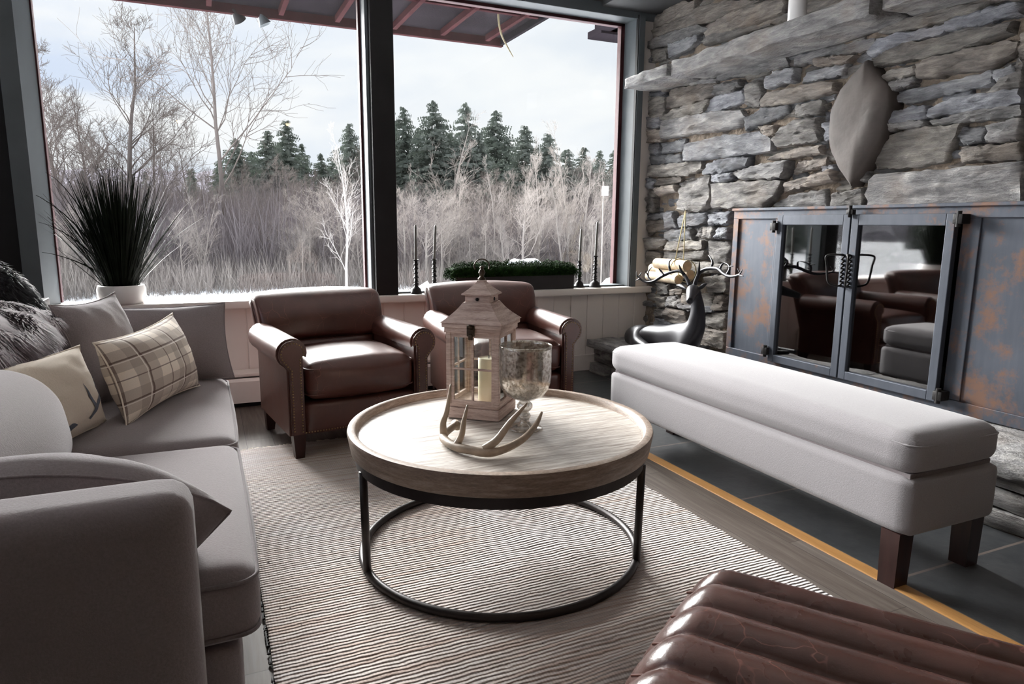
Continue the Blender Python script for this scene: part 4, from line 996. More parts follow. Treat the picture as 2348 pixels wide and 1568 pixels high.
# fur throw over the back cushion
def fur(name, label, cat, surf, nh, length, mat, droop, seed, loc=(0, 0, 0)):
    t = thing(name, label, cat, loc); rnd = random.Random(seed)
    mb = MB(); n = 26; vs = []; fs = []
    for j in range(n+1):
        for i in range(n+1): vs.append(surf(i/n, j/n))
    for j in range(n):
        for i in range(n): a = j*(n+1)+i; fs.append((a, a+1, a+n+2, a+n+1))
    mb.add(vs, fs); hd = mb.build('hide', mat, t); so = hd.modifiers.new('s', 'SOLIDIFY'); so.thickness = .015; so.offset = -1
    V_, F_ = [], []
    for k in range(nh):
        u, v = rnd.random(), rnd.random(); p = surf(u, v); e = .01
        du = surf(min(1, u+e), v)-surf(max(0, u-e), v); dv = surf(u, min(1, v+e))-surf(u, max(0, v-e)); nn = du.cross(dv).normalized()
        if nn.dot(CAM-p) < 0: nn = -nn
        l = length*rnd.uniform(.6, 1.1); d = Vector((noise.noise(p*9), noise.noise(p*9+Vector((5, 0, 0))), noise.noise(p*9+Vector((0, 5, 0)))))*.55
        sd = (du.normalized()*rnd.uniform(-1, 1)+dv.normalized()*rnd.uniform(-1, 1))*.3
        dr = (nn*.55+droop+d+sd).normalized(); w = dr.cross(nn); w = w.normalized()*.0026 if w.length > 1e-4 else Vector((.001, 0, 0))
        q1 = p+dr*l*.5+nn*l*.12; q2 = p+dr*l+droop*l*.35; o = len(V_)
        V_ += [p-w, p+w, q1-w*.8, q1+w*.8, q2]; F_ += [(o, o+1, o+3, o+2), (o+2, o+3, o+4)]
    m2 = MB(); m2.add(V_, F_); f_ = m2.build('fur', mat, t); f_['kind'] = 'stuff'
    return t
TA, TB, TC_, TD = hit(-70, 668, 1, 2.75), hit(118, 712, 1, 2.9), hit(66, 800, 1, 2.35), hit(-70, 900, 1, 1.95)
def s1(u, v):
    p = TA*(1-u)*(1-v)+TB*u*(1-v)+TC_*u*v+TD*(1-u)*v
    p = p+Vector((.05, -.02, .04))*math.sin(PI*v)*(1-.5*u)+Vector((.02, 0, .01))*noise.noise(Vector((u*2, v*2, 1)))*.5
    if v < .1: p = p+Vector((-.5, .1, -.1))*(.1-v)*2
    return p
fur('fur_throw', 'shaggy mauve grey fur throw draped over the back of the sofa', 'throw', s1, 16000, .065, 'fur_grey', Vector((.25, -.1, -.75)), 3)
def s2(u, v):
    a = (u-.5)*2; b_ = v; th = b_*PI
    c = Vector((-.93, 3.50, .745)); r = .29*math.sqrt(max(.02, 1-a*a))
    return c+Vector((-.12+.42*a, -r*math.cos(th)*.5, r*math.sin(th)+.0-.10*a))
fur('fur_cushion', 'black fur cushion behind the sofa against the dark window post', 'cushion', s2, 9000, .035, 'fur_dark', Vector((.3, -.2, -.5)), 4)
t = thing('side_table', 'dark side table behind the far end of the sofa holding the fur cushion', 'table', (-1.05, 3.6, 0))
box('top', -.38, .36, -.24, .24, .70, .74, 'dark_wood', t); 
for a in (-.32, .3):
    for b_ in (-.2, .2): box('leg', a-.02, a+.02, b_-.02, b_+.02, 0, .70, 'dark_wood', t)
# ------------------------------------------------------------------ sill things
ZS = .635
def grass_plant():
    t = thing('potted_grass', 'tall dark grass plant in a squat white pot on the left of the windowsill', 'plant', (-.452, 4.475, ZS))
    mb = MB(); lathe(mb, [(.10, 0), (.112, .006), (.125, .04), (.125, .085), (.118, .105), (.112, .107), (.108, .10), (.108, .085), (.02, .085)], n=44); mb.build('pot', 'ceramic', t, True, 50)
    mb = MB(); lathe(mb, [(.107, .083), (.107, .092), (.01, .095)], n=30); mb.build('soil', 'black_plastic', t)
    rnd = random.Random(8); mb = MB(); vs = []; fs = []
    for k in range(560):
        az = rnd.uniform(0, 2*PI); r0_ = rnd.uniform(0, .085); lean_ = abs(rnd.gauss(0, .17))*(1+.5*r0_/.08)+r0_*1.9
        lean_ = min(lean_, .75)
        h = rnd.uniform(.42, .78)*(1-.28*lean_); cur = rnd.uniform(0, .35)*lean_; w = rnd.uniform(.0022, .0042)
        yd = .55 if math.sin(az) > 0 else .8
        p0 = Vector((r0_*math.cos(az), r0_*math.sin(az), .09)); d = Vector((math.cos(az), math.sin(az)*yd, 0)); side = Vector((math.cos(az+PI/2+rnd.uniform(-1, 1)), math.sin(az+PI/2), 0))
        o = len(vs); ns = 7
        for s in range(ns+1):
            q = s/ns; out = h*math.sin(lean_)*q+cur*h*q**2.5; zz = h*math.cos(lean_)*q-cur*.4*h*q**3
            ww = w*(1.0 if q < .6 else (1-q)/.4)+.0003
            p = p0+d*out+Vector((0, 0, zz)); p.y = min(p.y, .085); vs += [p-side*ww, p+side*ww]
        for s in range(ns): a = o+s*2; fs.append((a, a+1, a+3, a+2))
    # a few stray blades
    for (tx, tz, th) in ((-.40, .62, 0), (-.36, .46, 0), (-.37, .30, 0), (.30, .52, 0), (.31, .40, 0), (-.30, .72, 0)):
        o = len(vs); ns = 9; p0 = Vector((math.copysign(.04, tx), 0, .09))
        for s in range(ns+1):
            q = s/ns; p = p0+Vector(((tx-p0.x)*q**1.5, -.05*q, (tz-.09+.0)*(1-(1-q)**1.35))); ww = .0045*(1-q)+.0005; vs += [p-Vector((ww, 0, ww)), p+Vector((ww, 0, ww))]
        for s in range(ns): a = o+s*2; fs.append((a, a+1, a+3, a+2))
    mb.add(vs, fs); mb.build('grass_blades', 'leaf_dark', t)['kind'] = 'stuff'
grass_plant()
def stick(label, x, y, hb, hc, tilt=0, wide=.038):
    t = thing('candlestick', label, 'candlestick', (x, y, ZS+.002), 0, 'turned black candlesticks on the windowsill')
    k = hb; W_ = wide
    pr = [(W_, 0), (W_, .008), (W_*.88, .014), (W_*.8, .03), (W_*.5, .042), (.012, .05), (.012, .056), (.018, .062), (.013, .07)]
    z = .07; i = 0
    while z < k-.03:
        pr += [(.010, z), (.016+.003*(i % 2), z+.010), (.010, z+.020), (.013, z+.023), (.009, z+.027)]; z += .029; i += 1
    pr += [(.009, k-.022), (.012, k-.018), (.010, k-.012), (.019, k-.004), (.020, k), (.010, k-.001)]
    mb = MB(); lathe(mb, pr, n=22); mb.build('holder', 'black_iron', t, True, 50)
    mb = MB(); lathe(mb, [(.0095, 0), (.0098, .01), (.0082, hc-.014), (.004, hc-.003), (.001, hc)], n=14); c = mb.build('taper_candle', 'wax_grey', t); c.location = (0, 0, k-.002); c.rotation_euler = (0, tilt, 0)
    mb = MB(); tube(mb, [(0, 0, hc-.002), (0, 0, hc+.008)], .001, 5); mb.build('wick', 'black_iron', c)
stick('black turned candlestick with grey taper, beside the dark window post', 1.285, 4.44, .225, .235)
stick('black turned candlestick with a slightly leaning grey taper, left of the boxwood trough', 1.432, 4.50, .225, .235, .05)
stick('shorter black candlestick with grey taper, just right of the boxwood trough', 2.57, 4.485, .195, .245, .03)
stick('tallest black candlestick with grey taper, nearest the stone wall', 2.69, 4.455, .235, .26, .03, .045)
def planter():
    t = thing('boxwood_trough', 'long black trough of clipped green boxwood on the windowsill', 'planter', (1.56, 4.42, ZS))
    mb = MB(); bevbox(mb, 0, .93, 0, .125, 0, .115, .004); mb.build('trough', 'black_plastic', t, True, 35)
    mb = MB(); soft(mb, -.02, .95, -.012, .137, .09, .175, .04, 16); mb.build('leaf_core', 'boxwood', t)
    rnd = random.Random(4); vs = []; fs = []
    for k in range(22000):
        x = rnd.uniform(-.045, .975); 
        a = rnd.uniform(0, PI); r = rnd.uniform(.72, 1.08) if rnd.random() < .8 else rnd.uniform(.3, 1)
        bulge = 1+.18*noise.noise(Vector((x*18, a*2, 3)))
        y = .0625+.095*r*bulge*math.cos(a); z = .105+.095*r*bulge*math.sin(a)*(1-(abs(x-.465)/.52)**8*.5)
        if z < .1: z = .1+rnd.uniform(-.02, .02)
        if x < 0 or x > .93: z -= rnd.uniform(0, .03)
        y = min(y, .145)
        p = Vector((x, y, z)); n1 = Vector((rnd.gauss(0, 1), rnd.gauss(0, 1), rnd.gauss(0, 1))).normalized(); n2 = n1.orthogonal().normalized(); s = rnd.uniform(.004, .0075); o = len(vs)
        vs += [p-n1*s, p+n2*s*.5, p+n1*s, p-n2*s*.5]; fs.append((o, o+1, o+2, o+3))
    mb = MB(); mb.add(vs, fs); mb.build('boxwood_foliage', 'boxwood', t, False)['kind'] = 'stuff'
planter()
# ------------------------------------------------------------------ deer statue
def deer():
    t = thing('deer_statue', 'dark metallic reclining stag statue with wide antlers on the hearth', 'statue', (2.85, 3.8, .258))
    o0 = Vector((2.85, 3.8, .258))
    def h(px_, py_, X): return hit(px_, py_, 0, X)-o0
    # body chain (rump -> chest -> neck -> head)
    pts = [(h(1438, 772, 2.84), .07), (h(1462, 764, 2.84), .118), (h(1498, 772, 2.85), .098), (h(1530, 776, 2.85), .10), (h(1570, 776, 2.83), .112), (h(1596, 752, 2.83), .066), (h(1601, 712, 2.83), .047), (h(1597, 682, 2.83), .038), (h(1589, 663, 2.79), .044), (h(1586, 671, 2.73), .037), (h(1583, 684, 2.665), .025), (h(1581, 692, 2.63), .021)]
    V_ = [p for p, _ in pts]; R_ = [r for _, r in pts]; E_ = [(i, i+1) for i in range(len(pts)-1)]
    def branch(root, lst):
        prev = root
        for p, r in lst: V_.append(p); R_.append(r); E_.append((prev, len(V_)-1)); prev = len(V_)-1
    branch(1, [(h(1462, 788, 2.74), .055), (h(1490, 803, 2.70), .035), (h(1455, 808, 2.66), .018), (h(1432, 800, 2.66), .014), (h(1415, 795, 2.68), .012)])
    branch(4, [(h(1560, 803, 2.74), .04), (h(1530, 812, 2.68), .022), (h(1560, 822, 2.66), .016), (h(1590, 828, 2.66), .013)])
    branch(4, [(h(1590, 812, 2.86), .035), (h(1610, 822, 2.80), .018), (h(1620, 826, 2.74), .014)])
    me = bpy.data.meshes.new('body'); me.from_pydata([tuple(v) for v in V_], E_, [])
    o = bpy.data.objects.new('body', me); COL.objects.link(o); o.parent = t; me.materials.append(M['pewter'])
    sk = o.modifiers.new('k', 'SKIN'); sk.use_smooth_shade = True
    for i, d in enumerate(me.skin_vertices[0].data): d.radius = (R_[i], R_[i]); d.use_root = (i == 2)
    ss = o.modifiers.new('s', 'SUBSURF'); ss.levels = 2; ss.render_levels = 3
    # haunch and shoulder masses are part of the same body silhouette
    # ears
    for s, tip in ((-1, h(1551, 653, 2.80)), (1, h(1622, 650, 2.84))):
        base = h(1590+s*-(-10), 662, 2.80) if s > 0 else h(1574, 662, 2.79)
        mid = base.lerp(tip, .5)+Vector((0, 0, .002)); mb = MB(); d = (tip-base).normalized(); up_ = Vector((0, 0, 1)); vs = []; fs = []
        n = 9
        for i in range(n+1):
            q = i/n; w = .016*math.sin(PI*min(1, q*.92+.08))**.8; c = base.lerp(tip, q)
            vs += [c+up_*w, c+Vector((-.010*math.sin(PI*q), 0, 0))*-1, c-up_*w, c+Vector((-.006, 0, 0))]
        for i in range(n):
            for k in range(4): fs.append((i*4+k, i*4+(k+1) % 4, i*4+4+(k+1) % 4, i*4+4+k))
        mb.add(vs, fs); mb.build('ear', 'pewter', t)
    X = 2.80
    def A(lst, rad, mb, dX=0): tube(mb, [h(a, b_, X+c) for a, b_, c in lst], rad, 10, sub=5)
    mb = MB()   # left antler in the picture
    A([(1581, 655, 0), (1573, 636, 0), (1560, 622, -.01), (1540, 624, -.03), (1517, 634, -.06), (1498, 645, -.08), (1480, 646, -.1), (1462, 634, -.12), (1460, 622, -.12)], [.012, .0115, .011, .010, .010, .009, .008, .006, .002], mb)
    A([(1568, 632, 0), (1560, 615, -.05), (1557, 607, -.09)], [.009, .006, .002], mb)
    A([(1538, 624, -.03), (1534, 610, -.03), (1535, 600, -.02), (1541, 594, -.01)], [.009, .007, .005, .002], mb)
    A([(1522, 632, -.06), (1516, 622, -.06), (1510, 615, -.08)], [.009, .006, .002], mb)
    A([(1494, 645, -.08), (1486, 635, -.08), (1487, 622, -.06), (1495, 612, -.04)], [.008, .007, .005, .002], mb)
    A([(1487, 632, -.08), (1479, 621, -.1)], [.006, .002], mb)
    A([(1468, 638, -.12), (1458, 643, -.13)], [.006, .002], mb); A([(1466, 633, -.12), (1471, 624, -.1)], [.005, .002], mb)
    mb.build('antler', 'pewter', t)
    mb = MB()
    A([(1592, 655, 0), (1598, 638, 0), (1606, 624, -.01), (1622, 616, -.02), (1645, 616, -.03), (1660, 628, -.05), (1675, 634, -.06), (1694, 630, -.08), (1702, 618, -.08)], [.013, .012, .0115, .011, .0105, .0095, .0085, .006, .002], mb)
    A([(1600, 634, 0), (1603, 615, -.04), (1604, 600, -.08)], [.01, .007, .002], mb)
    A([(1630, 615, -.02), (1634, 603, -.02), (1630, 592, -.01), (1624, 585, 0)], [.009, .007, .005, .002], mb)
    A([(1650, 618, -.03), (1656, 606, -.02), (1663, 603, -.01)], [.008, .006, .002], mb)
    A([(1666, 630, -.05), (1673, 617, -.04), (1670, 607, -.03), (1660, 602, -.02)], [.008, .007, .004, .002], mb)
    A([(1672, 612, -.04), (1681, 610, -.04)], [.005, .002], mb)
    A([(1692, 630, -.08), (1705, 633, -.09)], [.006, .002], mb); A([(1697, 625, -.08), (1691, 616, -.08)], [.005, .002], mb)
    mb.build('antler', 'pewter', t)
deer()
# ------------------------------------------------------------------ outside: eaves
ZE = 2.8
t = thing('roof_overhang', 'dark red roof overhang with exposed rafters seen through the window top', 'roof', (0, 0, 0))
mb = MB(); bevbox(mb, -3.5, 2.735, 4.75, 6.36, ZE+.055, ZE+.075, 0); mb.build('soffit_boards', 'eave_dark', t, False)
k = 0; x = -3.2
for x in [-2.6, -2.05, -1.5, -.95, -.4, .15, .70, 1.16, 1.66, 2.11, 2.55]:
    mb = MB(); bevbox(mb, x-.02, x+.02, 4.75, 6.3, ZE, ZE+.055, .003); mb.build('rafter', 'eave_red', t, True, 35)
mb = MB(); bevbox(mb, -3.5, 2.735, 6.34, 6.39, ZE-.02, ZE+.12, .004); mb.build('fascia', 'eave_red', t, True, 35)
mb = MB(); bevbox(mb, 2.705, 2.74, 4.75, 6.36, ZE-.005, ZE+.12, .004); mb.build('barge_board', 'eave_dark', t, True, 35)
mb = MB(); bevbox(mb, -3.5, 2.7, 5.5, 5.54, ZE+.02, ZE+.05, .003); mb.build('batten', 'eave_red', t, True, 35)
e = hit(1385, 75, 2, 2.8)
t = thing('roof_corner', 'small stepped dark roof corner outside the top right of the window', 'roof', tuple(e))
mb = MB(); bevbox(mb, -.10, 1.2, -.12, .12, -.04, .02, .004); bevbox(mb, -.17, 1.2, -.5, -.12, -.02, .06, .004); mb.build('eave_board', 'eave_dark', t, True, 35)
mb = MB(); bevbox(mb, -.02, .05, -.5, .12, -.02, .03, .003); mb.build('rafter', 'eave_red', t, True, 35)
for i, (a, b_, lb) in enumerate(((538, 28, 'small dark floodlight hanging under the eave, the left one'), (598, 36, 'small grey floodlight hanging under the eave, nearer the window post'))):
    p = hit(a, b_, 1, 6.36)
    t = thing('floodlight', lb, 'lamp', tuple(p), .3-i, 'floodlights under the eave')
    mb = MB(); lathe(mb, [(.012, .03), (.02, .01), (.055, -.075), (.05, -.075), (.015, .0)], n=20); o = mb.build('shade', 'grey_paint' if i else 'dark_paint', t, True, 50); o.rotation_euler = (.3, -.75 if not i else -.35, 0)
    mb = MB(); tube(mb, [(0, 0, .02), (0, 0, .11)], .008, 8); mb.build('bracket', 'dark_paint', t)
p0 = hit(1144, 12, 1, 5.3)
t = MB(); tube(t, [hit(1143, 8, 1, 5.6), hit(1143, 45, 1, 5.6), hit(1150, 80, 1, 5.6), hit(1165, 110, 1, 5.6), hit(1177, 131, 1, 5.6)], [.010, .009, .008, .006, .003], 8, sub=5)
o = t.build('hanging_cable', 'cable', None); tag(o, 'loose tan cable dangling from the eave outside the window', 'cable')
# ------------------------------------------------------------------ outside: ground, hill
ZG = -1.3
def ground():
    vs = []; fs = []; rs = [5.2, 8, 12, 16, 20, 24, 28, 34, 42, 55, 75, 100, 140, 190]; na = 120
    for r in rs:
        for i in range(na+1):
            a = math.radians(-110+200*i/na); x, y = r*math.sin(a), 1+r*math.cos(a)
            vs.append((x, y, ZG+.25*noise.noise(Vector((x*.12, y*.12, 0)))+.06*noise.noise(Vector((x*.6, y*.6, 3)))))
    for j in range(len(rs)-1):
        for i in range(na): a = j*(na+1)+i; fs.append((a, a+1, a+na+2, a+na+1))
    mb = MB(); mb.add(vs, fs); o = mb.build('ground_snow', 'snow', None); struct(o); o.name = 'floor_snow_ground'
ground()
def hill():
    vs = []; fs = []; na = 260; prof = [(120, -.5), (150, 3), (190, 9), (230, 14), (250, 12)]
    for r, z in prof:
        for i in range(na+1):
            a = math.radians(-100+160*i/na); x, y = r*math.sin(a), r*math.cos(a)
            f_ = 1+.30*noise.noise(Vector((i*.05, 1, 0)))+.10*noise.noise(Vector((i*.7, r, 0)))+(.25 if a < -.25 else 0)*min(1, (-a-.25)*3)
            vs.append((x, y, ZG+z*f_*1.25+.8*noise.noise(Vector((i*3.1, r, 5)))*(z > 5)))
    for j in range(len(prof)-1):
        for i in range(na): a = j*(na+1)+i; fs.append((a, a+1, a+na+2, a+na+1))
    mb = MB(); mb.add(vs, fs); o = mb.build('wooded_hill', 'hill', None, False); tag(o, 'low grey wooded hill on the horizon beyond the bare trees', 'hill')
hill()
# snow banks outside the right-hand pane
def bank(name, label, c, sx, sy, sz, seed, pk=1):
    mb = MB(); vs = []; fs = []; n = 28; m_ = 12
    for j in range(m_+1):
        for i in range(n):
            a = 2*PI*i/n; r = j/m_; x, y = sx*r*math.cos(a), sy*r*math.sin(a); z = sz*(1-r**pk)*(1+.25*noise.noise(Vector((x*2/sx, y*2/sy, seed))))
            vs.append((x, y, z))
    for j in range(m_):
        for i in range(n): fs.append((j*n+i, j*n+(i+1) % n, (j+1)*n+(i+1) % n, (j+1)*n+i))
    mb.add(vs, fs); o = mb.build(name, 'snow', None); o.location = c; tag(o, label, 'snow bank')
bank('snow_bank', 'pointed heap of snow outside, behind the candlesticks by the window post', (1.72, 5.6, ZG+.3), 1.2, .55, 1.62, 2, 1.0)
bank('snow_bank', 'distant snow-covered mound between the trees above the boxwood trough', tuple(far(1200, 592, 22.5)-Vector((0, 0, 1.35))), 1.2, .9, 1.27, 5, 3)
bank('snow_drift', 'smooth blue-grey snow drift rising at the lower right of the window', (3.35, 5.15, ZG+.2), .75, .5, 1.72, 7, 1.6)
bank('snow_drift', 'low snow drift outside against the window post, behind the first candlestick', (1.28, 5.25, ZG+.2), .4, .45, 1.62, 9, 2)
# ------------------------------------------------------------------ outside: trees
def bare_mesh(name, seed, H=10, kind=0):
    rnd = random.Random(seed); V_ = []; F_ = []
    def seg(p, q, r1, r2, n):
        d = (q-p).normalized(); a = d.orthogonal().normalized(); b_ = d.cross(a); o = len(V_)
        for c, r in ((p, r1), (q, r2)):
            for k in range(n): an = 2*PI*k/n; V_.append(c+(a*math.cos(an)+b_*math.sin(an))*r)
        for k in range(n): F_.append((o+k, o+(k+1) % n, o+n+(k+1) % n, o+n+k))
    def grow(p, d, L_, r, lev):
        ns = (9, 6, 4, 3)[lev]; n = (7, 4, 3, 3)[lev]; sl = L_/ns; nodes = []
        for i in range(ns):
            wob = (.05, .13, .2, .25)[lev]
            d = (d+Vector((rnd.gauss(0, wob), rnd.gauss(0, wob), rnd.gauss(0, wob*.6)))+Vector((0, 0, (0, .10, .10, .06)[lev]))).normalized()
            q = p+d*sl; r2 = r*(1-.88*(i+1)/ns) if lev < 3 else r*(1-(i+1)/ns*.6); r1 = r*(1-.88*i/ns) if lev < 3 else r*(1-i/ns*.6)
            seg(p, q, max(r1, .006), max(r2, .005), n); nodes.append((q, d, i)); p = q
        if lev >= 3: return
        cnt = ((26, 9, 6), (22, 8, 6), (14, 7, 5))[kind][lev]
        for k in range(cnt):
            i = rnd.randrange(1 if lev else (2 if kind != 1 else 3), ns) if lev else min(ns-1, int((.18+.82*(k+.5)/cnt if kind != 1 else .35+.65*(k+.5)/cnt)*ns))
            q, dd, _ = nodes[i]; fr = i/ns; az = rnd.uniform(0, 2*PI); t_ = dd.orthogonal().normalized(); t2 = dd.cross(t_)
            out = (t_*math.cos(az)+t2*math.sin(az)); sp = (.95, .85, .8)[lev] if kind != 2 else (.6, .7, .7)[lev]
            nd = (dd*(1.0 if lev else .75+.4*fr)+out*sp).normalized()
            q = q-dd*sl*rnd.random()
            ll = L_*((.40*(1.15-fr) if kind != 1 else .52*(1.2-fr*.9)), .55*(1.1-fr*.5), .5)[lev]*rnd.uniform(.7, 1.15)
            rr2 = r*((.34*(1.1-fr)), .42, .5)[lev]; grow(q, nd, ll, max(rr2, .0065), lev+1)
    grow(Vector((0, 0, -.2)), Vector((rnd.uniform(-.03, .03), rnd.uniform(-.03, .03), 1)), H, H*.0135, 0)
    me = bpy.data.meshes.new(name); me.from_pydata([tuple(v) for v in V_], [], F_); me.polygons.foreach_set('use_smooth', [True]*len(me.polygons)); return me
def conifer_mesh(name, seed, H=10):
    rnd = random.Random(seed); V_ = []; F_ = []
    n = 8
    for k in range(n): a = 2*PI*k/n; V_.append(Vector((.12*math.cos(a), .12*math.sin(a), 0)))
    V_.append(Vector((0, 0, H))); 
    for k in range(n): F_.append((k, (k+1) % n, n))
    z = .6; 
    while z < H-.1:
        fr = z/H; R_ = (1-fr)**.8*H*.27*rnd.uniform(.6, 1.2)+.12; nb = int(9+9*(1-fr))
        for k in range(nb):
            a = rnd.uniform(0, 2*PI); L_ = R_*rnd.uniform(.65, 1.15); dz = L_*rnd.uniform(-.38, .05)
            b0 = Vector((0, 0, z+rnd.uniform(-.1, .1))); e_ = b0+Vector((math.cos(a)*L_, math.sin(a)*L_, dz)); sd = Vector((-math.sin(a), math.cos(a), 0))
            m_ = 6
            for s in range(m_):
                q = (s+.6)/m_; c = b0.lerp(e_, q)+Vector((0, 0, .05*math.sin(PI*q))); w = L_*.26*(1-q*.55)
                for sg in (-1, 1):
                    for rep in range(2):
                        tip = c+sd*sg*w*rnd.uniform(.6, 1.2)+(e_-b0).normalized()*w*.6+Vector((0, 0, rnd.uniform(-.16, .08))); o = len(V_)
                        th = .045*H/10*rnd.uniform(.8, 1.6); V_.extend([c+Vector((0, 0, th)), c-Vector((0, 0, th*1.6)), tip]); F_.append((o, o+1, o+2))
        z += H*.022*rnd.uniform(.8, 1.3)
    me = bpy.data.meshes.new(name); me.from_pydata([tuple(v) for v in V_], [], F_); return me
bares = [bare_mesh('bare_tree_mesh', 10+i, 10, (0, 1, 2, 0, 1, 2)[i]) for i in range(6)]
cons = [conifer_mesh('conifer_mesh', 40+i) for i in range(3)]
rnd = random.Random(77)
matcopies = {}
def plant_tree(mesh, mat, px_, top, dist, label, cat, name, group=None, base=None, wide=1.0, rz=None):
    p = far(px_, top, dist); g = ZG-.1; H_ = p.z-g
    key = (mesh.name, mat)
    if key not in matcopies:
        mc = mesh.copy(); mc.materials.clear(); mc.materials.append(M[mat]); matcopies[key] = mc
    o = bpy.data.objects.new(name, matcopies[key]); COL.objects.link(o); o.location = (p.x, p.y, g); s = H_/10
    o.scale = (s*wide, s*wide, s); o.rotation_euler = (0, 0, rnd.uniform(0, 6) if rz is None else rz); tag(o, label, cat, group); return o
big = bare_mesh('tall_tree_mesh', 21, 10, 1)
plant_tree(big, 'bark', 482, -60, 31, 'tallest leafless tree, its crown reaching the eave in the left window', 'tree', 'bare_tree', wide=.8)
plant_tree(bares[2], 'bark_white', 783, 322, 24, 'slim white-barked birch standing alone just left of the window post', 'tree', 'birch_tree', wide=.75)
plant_tree(bares[0], 'bark', 262, 45, 34, 'leafless tree rising directly behind the potted grass', 'tree', 'bare_tree', wide=1.1)
plant_tree(bares[3], 'bark', 120, 90, 36, 'leafless tree at the far left edge of the window', 'tree', 'bare_tree', wide=1.1)
plant_tree(bares[5], 'bark_pale', 1007, 275, 30, 'pale leafless tree just right of the window post before dark evergreens', 'tree', 'bare_tree', wide=1.0)
G1 = 'leafless trees of the wood'; L1 = 'leafless grey-brown tree in the dense wood beyond the windows'
for px_, top, d in ((200, 230, 38), (330, 240, 40), (420, 330, 36), (640, 395, 32), (560, 385, 33), (700, 400, 34), (370, 380, 30), (180, 330, 31), (90, 250, 40), (600, 430, 28), (820, 380, 36)):
    plant_tree(rnd.choice(bares), 'bark', px_, top, d, L1, 'tree', 'bare_tree', G1, wide=1.0)
for px_, top, d in ((1130, 385, 27), (1212, 345, 28), (1235, 360, 27), (1325, 300, 29), (1345, 370, 27), (1180, 400, 29), (1270, 385, 31), (950, 400, 30), (1380, 390, 28), (1060, 410, 28), (1295, 400, 26)):
    plant_tree(rnd.choice((bares[2], bares[5], bares[0])), 'bark_pale', px_, top, d, 'pale-barked leafless tree in the right-hand window before the evergreens', 'tree', 'bare_tree', 'pale leafless trees', wide=.8)
for k in range(60):
    px_ = rnd.uniform(-100, 1450)
    plant_tree(rnd.choice(bares), 'bark_pale', px_, rnd.uniform(430, 560), rnd.uniform(25.5, 29), 'small pale leafless tree at the snowy front edge of the wood', 'tree', 'bare_tree', 'small pale trees at the wood edge', wide=rnd.uniform(.9, 1.5))
for k in range(75):
    px_ = rnd.uniform(-150, 1500); 
    plant_tree(rnd.choice(bares), 'bark', px_, rnd.uniform(400, 470), rnd.uniform(30, 52), L1, 'tree', 'bare_tree', G1, wide=rnd.uniform(.9, 1.4))
G2 = 'evergreens behind the leafless trees'; L2 = 'dark evergreen conifer standing behind the leafless trees'
for px_, top in ((540, 318), (655, 272), (612, 296), (640, 330), (690, 330), (735, 352), (800, 285), (850, 275), (770, 340), (925, 248), (995, 232), (1030, 300), (1066, 238), (1100, 300), (1135, 254), (1160, 320), (1205, 290), (1258, 308), (1300, 340), (1340, 338), (1375, 342), (1410, 345), (500, 365), (580, 345), (960, 290), (890, 250), (1230, 335)):
    plant_tree(rnd.choice(cons), 'conifer', px_, top, rnd.uniform(52, 60), L2, 'tree', 'conifer_tree', G2, wide=rnd.uniform(1.25, 1.9))
for k in range(26):
    plant_tree(rnd.choice(cons), 'conifer', rnd.uniform(-100, 1500), rnd.uniform(375, 400), rnd.uniform(60, 70), 'low dark evergreen deep in the wood near the skyline', 'tree', 'conifer_tree', 'low evergreens near the skyline')
# far treeline to the left, over the open snowfield
for k in range(46):
    a = math.radians(rnd.uniform(-75, -17)); d = rnd.uniform(62, 85); isb = rnd.random() < .45
    me = rnd.choice(bares if isb else cons); key = (me.name, 'bark' if isb else 'conifer')
    if key not in matcopies: mc = me.copy(); mc.materials.append(M[key[1]]); matcopies[key] = mc
    o = bpy.data.objects.new('bare_tree' if isb else 'conifer_tree', matcopies[key]); COL.objects.link(o); s = rnd.uniform(.5, .9); o.location = (d*math.sin(a), d*math.cos(a), ZG-.2); o.scale = (s, s, s); o.rotation_euler = (0, 0, rnd.uniform(0, 6))
    tag(o, 'distant leafless tree across the open snowfield at the left' if isb else 'distant evergreen across the open snowfield at the left', 'tree', 'distant leafless trees' if isb else 'distant evergreens')
def thicket(name, label, az0, az1, d0, d1, n, h0, h1, mat, seed, w=.012):
    r_ = random.Random(seed); V_ = []; F_ = []
    for k in range(n):
        a = math.radians(r_.uniform(az0, az1)); d = r_.uniform(d0, d1); p = Vector((d*math.sin(a), d*math.cos(a), ZG-.1)); h_ = r_.uniform(h0, h1)*(1+.35*noise.noise(p*.12))
        for s in range(4):
            tdir = Vector((r_.gauss(0, .28), r_.gauss(0, .2), 1)).normalized(); q = p+Vector((0, 0, h_*r_.uniform(0, .5) if s else 0)); ll = h_*(1 if not s else r_.uniform(.3, .6)); e_ = q+tdir*ll; m_ = q.lerp(e_, .5)+Vector((r_.gauss(0, .05), 0, 0)); ww = w*d/30*(1 if not s else .7)
            o = len(V_); V_ += [q-Vector((ww, 0, 0)), q+Vector((ww, 0, 0)), m_+Vector((ww*.7, 0, 0)), m_-Vector((ww*.7, 0, 0)), e_]; F_ += [(o, o+1, o+2, o+3), (o+3, o+2, o+4)]
    mb = MB(); mb.add(V_, F_)
    me = bpy.data.meshes.new(name); me.from_pydata([tuple(v) for v in V_], [], F_); o = link(name, me, mat, None, False); o['kind'] = 'stuff'; tag(o, label, 'undergrowth')
thicket('brush_thicket', 'tangled grey-brown undergrowth filling the wood between the trees', -16, 38, 27, 50, 17000, 2.2, 4.6, 'brush', 1)
thicket('brush_edge', 'low pale scrub along the snowy front edge of the wood', -16, 38, 25, 29, 4500, .6, 1.7, 'bark_pale', 2, .009)
thicket('brush_backdrop', 'thin dark scrub deep behind the evergreens on the skyline', -18, 38, 50, 75, 6000, 3.5, 6, 'brush', 3, .02)
